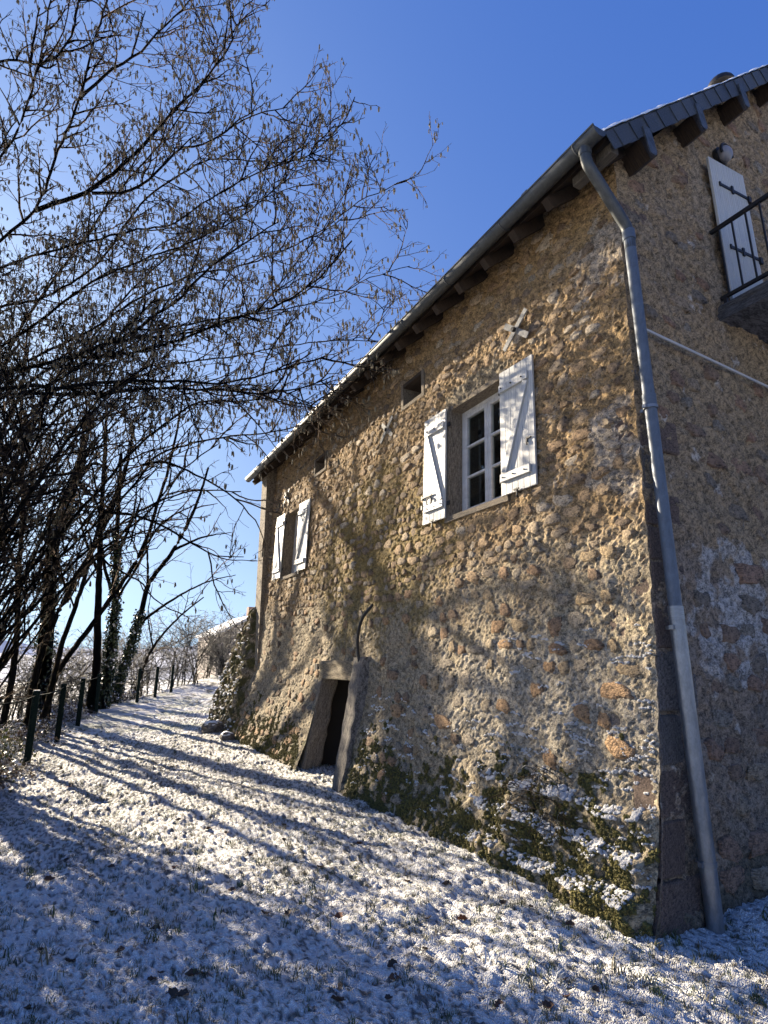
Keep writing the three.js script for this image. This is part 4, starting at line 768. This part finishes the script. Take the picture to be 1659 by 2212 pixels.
// undergrowth at the fence
{
  const mk = (label, cx, cz, sx, sz, h, n, seed, cols) => {
    const g = top(new THREE.Group(), 'bramble_patch', label, 'bramble', 'brambles along the fence'), r = rng32(seed), T = new Tubes(), list = [], S = new Tubes();
    for (let i = 0; i < 90 * sz; i++) {
      const x = cx + (r() - 0.5) * sx, z = cz + (r() - 0.5) * sz, fx = x + (fenceX(z) - fenceX(cz)), y = terrain(fx, z), a = r() * 6.28, L = 0.3 + 0.5 * r();
      const q = [V(fx, y - 0.03, z), V(fx + Math.cos(a) * L * 0.4, y + h * (0.5 + 0.5 * r()), z + Math.sin(a) * L * 0.4), V(fx + Math.cos(a) * L, y + h * 0.4 * r(), z + Math.sin(a) * L)];
      const sp = smoothPath(q, 0.12, 0.03, r); T.add(sp, 0.004, 0.002, 3); if (r() < 0.4) S.add(sp.slice(2).map((v) => v.clone().add(V(0, 0.004, 0))), 0.004, 0.003, 3);
      for (let k = 0; k < n; k++) { const p = sp[Math.floor(r() * sp.length)]; list.push([p.x + (r() - 0.5) * 0.1, p.y + (r() - 0.5) * 0.08, p.z + (r() - 0.5) * 0.1, 0.03 + 0.035 * r(), r()]); }
    }
    part(g, 'canes', T.geo(), M.twig, null, 'stuff'); if (S.p.length) part(g, 'snow', S.geo(), M.snow, null, 'stuff');
    leaves(g, 'leaves', list, leafMat(), cols);
  };
  const green = (c, q) => (q > 0.72 ? c.setRGB(0.75, 0.76, 0.77) : q > 0.55 ? c.setRGB(0.16, 0.13, 0.04) : c.setRGB(0.09 + 0.10 * q, 0.12 + 0.10 * q, 0.02));
  const brown = (c, q) => (q > 0.55 ? c.setRGB(0.75, 0.76, 0.77) : q > 0.3 ? c.setRGB(0.14, 0.09, 0.05) : c.setRGB(0.05, 0.055, 0.02));
  mk('green leaved bramble behind the nearest fence post', -6.5, -9.4, 1.0, 2.2, 0.45, 22, 1, green);
  mk('brown and green bramble under the second fence bay', -7.3, -12, 0.9, 2.6, 0.36, 14, 2, brown);
  mk('snowy bramble at the foot of the middle fence posts', -8.6, -15.5, 1.0, 4.0, 0.36, 12, 3, brown);
  mk('snowy bramble by the far fence posts', -9.5, -20, 1.2, 4.0, 0.36, 10, 4, brown);
  mk('low bramble and dry leaves at the bottom of the nearest fence bay', -5.45, -8.2, 0.6, 1.8, 0.18, 12, 5, brown);
  mk('bramble fringe along the fence at the left edge', -5.3, -6.4, 0.9, 2.2, 0.4, 16, 6, green);
}
// dry stems that sprout from the mossy wall foot
{
  const g = top(new THREE.Group(), 'dry_bramble', 'tangle of dry stems sprouting from the mossy foot of the wall', 'dead plant'), r = rng32(8), T = new Tubes(), S = new Tubes();
  for (let i = 0; i < 70; i++) {
    const s = 0.9 + 0.5 * (r() - 0.3), y = 0.3 + 0.45 * r(), o = wallOut(s, y), a = (r() - 0.5) * 2.4, L = 0.15 + 0.3 * r();
    const q = [[o - 0.01, y, s], [o + 0.10 * r() + 0.03, y + 0.10 * r(), s + Math.sin(a) * L * 0.5], [o + 0.08 + 0.1 * r(), y - 0.12 * r(), s + Math.sin(a) * L]].map(([ox, yy, ss]) => toWorld(-ox, yy, -ss));
    const sp = smoothPath(q, 0.05, 0.012, r); T.add(sp, 0.003, 0.0016, 3); if (r() < 0.2) S.add(sp.map((v) => v.clone().add(V(0, 0.003, 0))), 0.003, 0.002, 3);
  }
  part(g, 'stems', T.geo(), mat(0.16, 0.115, 0.075, { rough: 0.9 }), null, 'stuff'); part(g, 'snow', S.geo(), M.snow, null, 'stuff');
}
// ------------------------------------------------------------------ grass, fallen leaves, stones
{
  const r = rng32(55), bl = [];
  for (let i = 0; i < 7; i++) {
    const a = r() * 6.28, h = 0.5 + 0.5 * r(), b = 0.25 + 0.5 * r(), x = (r() - 0.5) * 0.5, z = (r() - 0.5) * 0.5, w = 0.035, c = Math.cos(a), s = Math.sin(a);
    const g = new THREE.BufferGeometry(); g.setAttribute('position', new THREE.Float32BufferAttribute([x - s * w, 0, z + c * w, x + s * w, 0, z - c * w, x + c * b * 0.4 - s * w * 0.7, h * 0.7, z + s * b * 0.4 + c * w * 0.7, x + c * b * 0.4 + s * w * 0.7, h * 0.7, z + s * b * 0.4 - c * w * 0.7, x + c * b, h, z + s * b], 3)); g.setIndex([0, 1, 2, 1, 3, 2, 2, 3, 4]); g.computeVertexNormals(); bl.push(g);
  }
  const tuft = mergeGeometries(bl), list = [];
  for (let t = 0; t < 90000 && list.length < 26000; t++) {
    const z = -2.4 - 12 * Math.pow(r(), 1.6), x = fenceX(z) + (4.9 - fenceX(z)) * r();
    const dn = 0.5 * N2(x * 1.6 + 9, z * 1.6) + 0.4 * M2(x * 5, z * 5) + 0.25 * N2(x * 13, z * 13);
    if (dn + (r() - 0.5) * 0.5 > 0.22) list.push([x, z, r()]);
  }
  for (let t = 0; t < 1500; t++) { const z = -2.4 - 3.2 * r(), x = -4 + 9 * r(); if (N2(x * 2.2 + 31, z * 2.2) + 0.5 * M2(x * 6, z * 6 + 3) > 0.35) list.push([x, z, r(), 1.9]); }
  const m = mat(1, 1, 1, { rough: 0.8, side: THREE.DoubleSide }), im = new THREE.InstancedMesh(tuft, m, list.length), o = new THREE.Object3D(), c = new THREE.Color();
  list.forEach(([x, z, q, big = 1], i) => { o.position.set(x, groundY(x, z) - 0.008, z); o.rotation.set(0, q * 60, 0); const k = (0.018 + 0.036 * Math.pow((q * 17) % 1, 2)) * big; o.scale.set(k * 1.5, k, k * 1.5); o.updateMatrix(); im.setMatrixAt(i, o.matrix); const t = (q * 53) % 1; if (t > 0.72) c.setRGB(0.55, 0.57, 0.57); else if (t > 0.45) c.setRGB(0.15, 0.125, 0.06); else c.setRGB(0.05 + 0.06 * t, 0.07 + 0.07 * t, 0.025); im.setColorAt(i, c); });
  im.userData = { kind: 'stuff', label: 'short frosted grass poking through the snow', category: 'grass' }; im.name = 'grass'; scene.add(im);
  // curled dead leaves
  const lg = new THREE.PlaneGeometry(1, 1, 4, 6); { const p = lg.attributes.position; for (let i = 0; i < p.count; i++) { const v = p.getY(i) + 0.5, w = 0.85 * Math.pow(Math.sin(Math.PI * (0.06 + 0.9 * Math.pow(v, 0.8))), 0.8) * (1 + 0.18 * Math.sin(v * 21)), x = p.getX(i) * w; p.setXYZ(i, x, (v - 0.5) * 1.1, 1.1 * x * x + 0.35 * (v - 0.5) ** 2 + 0.06 * Math.sin(v * 9 + x * 8)); } lg.rotateX(-Math.PI / 2); lg.computeVertexNormals(); }
  const lm = [[0.16, 0.055, 0.02], [0.09, 0.04, 0.02], [0.06, 0.035, 0.02], [0.045, 0.03, 0.02]].map((k) => mat(...k, { rough: 0.8, side: THREE.DoubleSide }));
  const spots = [[150, 1703, 0, 1.5], [375, 1875, 0, 1.2], [448, 1792, 1, 1.2], [490, 1800, 1, 1], [776, 1832, 1, 1.2], [733, 1978, 0, 1.1], [415, 2110, 2, 1.3], [370, 2155, 3, 1.1], [392, 2160, 3, 1.1], [730, 2168, 2, 1.3], [105, 1910, 1, 1.2], [1000, 1985, 0, 1.1], [540, 1850, 1, 1], [335, 2005, 3, 1], [240, 1870, 2, 1]];
  for (let i = 0; i < 45; i++) spots.push([60 + 1300 * r(), 1660 + 540 * Math.pow(r(), 0.7), 1 + Math.floor(r() * 3), 0.6 + 0.5 * r()]);
  for (const [px, py, k, sc] of spots) {
    const p = at(px, py, 1), d = p.sub(V(0, EYE, 0)), q = V(0, EYE, 0).addScaledVector(d, -EYE / d.y); if (q.z < -11.5 || q.x < fenceX(q.z)) continue;
    const loc = V(q.x, 0, q.z), hx = (loc.x - 1.88) * Math.cos(rad(28.1)) - (loc.z + 4.03) * Math.sin(rad(28.1)); if (hx > -0.5 && q.z < -3.2) continue;
    const l = new THREE.Mesh(lg, lm[k]); l.position.set(q.x, groundY(q.x, q.z) + 0.008, q.z); l.rotation.set((r() - 0.5) * 0.9, r() * 6.28, (r() - 0.5) * 0.9); l.scale.setScalar(0.058 * sc);
    top(l, 'fallen_leaf', 'curled brown fallen leaf lying on the snowy lawn', 'leaf', 'fallen leaves on the snow');
  }
  for (const [s, k, label] of [[9.55, 0.13, 'small snow capped stone at the foot of the wall near the ruined end'], [10.9, 0.2, 'mossy boulder capped with snow at the foot of the ruined wall']]) {
    const g = new THREE.IcosahedronGeometry(k, 3), p = g.attributes.position; for (let i = 0; i < p.count; i++) { const n = 1 + 0.25 * N3(p.getX(i) * 7 + s, p.getY(i) * 7, p.getZ(i) * 7); p.setXYZ(i, p.getX(i) * n * 1.2, p.getY(i) * n * 0.8, p.getZ(i) * n); } g.computeVertexNormals();
    const st = top(new THREE.Group(), 'boulder', label, 'stone'), w = toWorld(-0.60, 0, -s); st.position.set(w.x, terrain(w.x, w.z) + k * 0.35, w.z);
    part(st, 'rock', g, M.granite); const cap = g.clone().scale(0.82, 0.6, 0.82).translate(0, k * 0.38, 0); part(st, 'snow_cap', cap, M.snow);
  }
}
// ------------------------------------------------------------------ distance
{
  const h = top(new THREE.Group(), 'far_house', 'distant pale house with a snowy roof seen beyond the ruined wall', 'house'), p = at(520, 1400, 46); h.position.set(p.x, terrain(p.x, p.z), p.z); h.rotation.y = 0.5;
  const base = h.position.y, top3 = at(520, 1338, 46).y - base, ev = at(520, 1375, 46).y - base;
  const sh = new THREE.Shape([new THREE.Vector2(-2.6, 0), new THREE.Vector2(2.6, 0), new THREE.Vector2(2.6, ev), new THREE.Vector2(0, top3), new THREE.Vector2(-2.6, ev)]);
  part(h, 'wall', new THREE.ExtrudeGeometry(sh, { depth: 7, bevelEnabled: false }).translate(0, 0, -3.5), mat(0.5, 0.42, 0.36, { map: rep(softCol, 0.3) }));
  for (const s of [-1, 1]) { const L = Math.hypot(2.9, top3 - ev), m = part(h, 'roof', boxG(L, 0.15, 7.6, 0, 0, 0), M.snow); m.position.set(s * 1.42, (top3 + ev) / 2 + 0.06, 0); m.rotation.z = -s * Math.atan2(top3 - ev, 2.6); }
  const ch = part(h, 'chimney', boxG(0.6, 1.2, 0.6, 0.4, top3 + 0.3, 1), mat(0.3, 0.18, 0.13));
  // low wooded hills
  const hill = (name, dist, hgt, seed, c) => { const us = [], vs = [0, 0.25, 0.5, 0.75, 1]; for (let a = -100; a <= 60; a += 1) us.push(a); const g = mesher(us, vs, null, (a, v) => { const q = rad(a), d = dist + v * 60, y = -8 + v * (8 + hgt * (0.65 + 0.4 * N2(a * 0.03 + seed, 1) + 0.06 * M2(a * 0.4, seed))); return [[Math.sin(q) * d, y, -Math.cos(q) * d], c.map((k) => k * (0.8 + 0.35 * N2(a * 1.3, v * 4 + seed))), [a, v]]; }); struct(new THREE.Mesh(g, vcol()), name); };
  hill('hill', 160, 6, 3, [0.78, 0.79, 0.8]); hill('hill', 300, 14, 8, [0.8, 0.82, 0.84]);
}
scene.traverse((o) => { if (o.isMesh) { o.castShadow = true; o.receiveShadow = true; } });
{ let n = 0; scene.traverse((o) => { if (o.isMesh && !o.isInstancedMesh) n += (o.geometry.index ?? o.geometry.attributes.position).count / 3; }); console.log('twigs', twigCount, 'triangles', n); }
renderer.render(scene, camera);
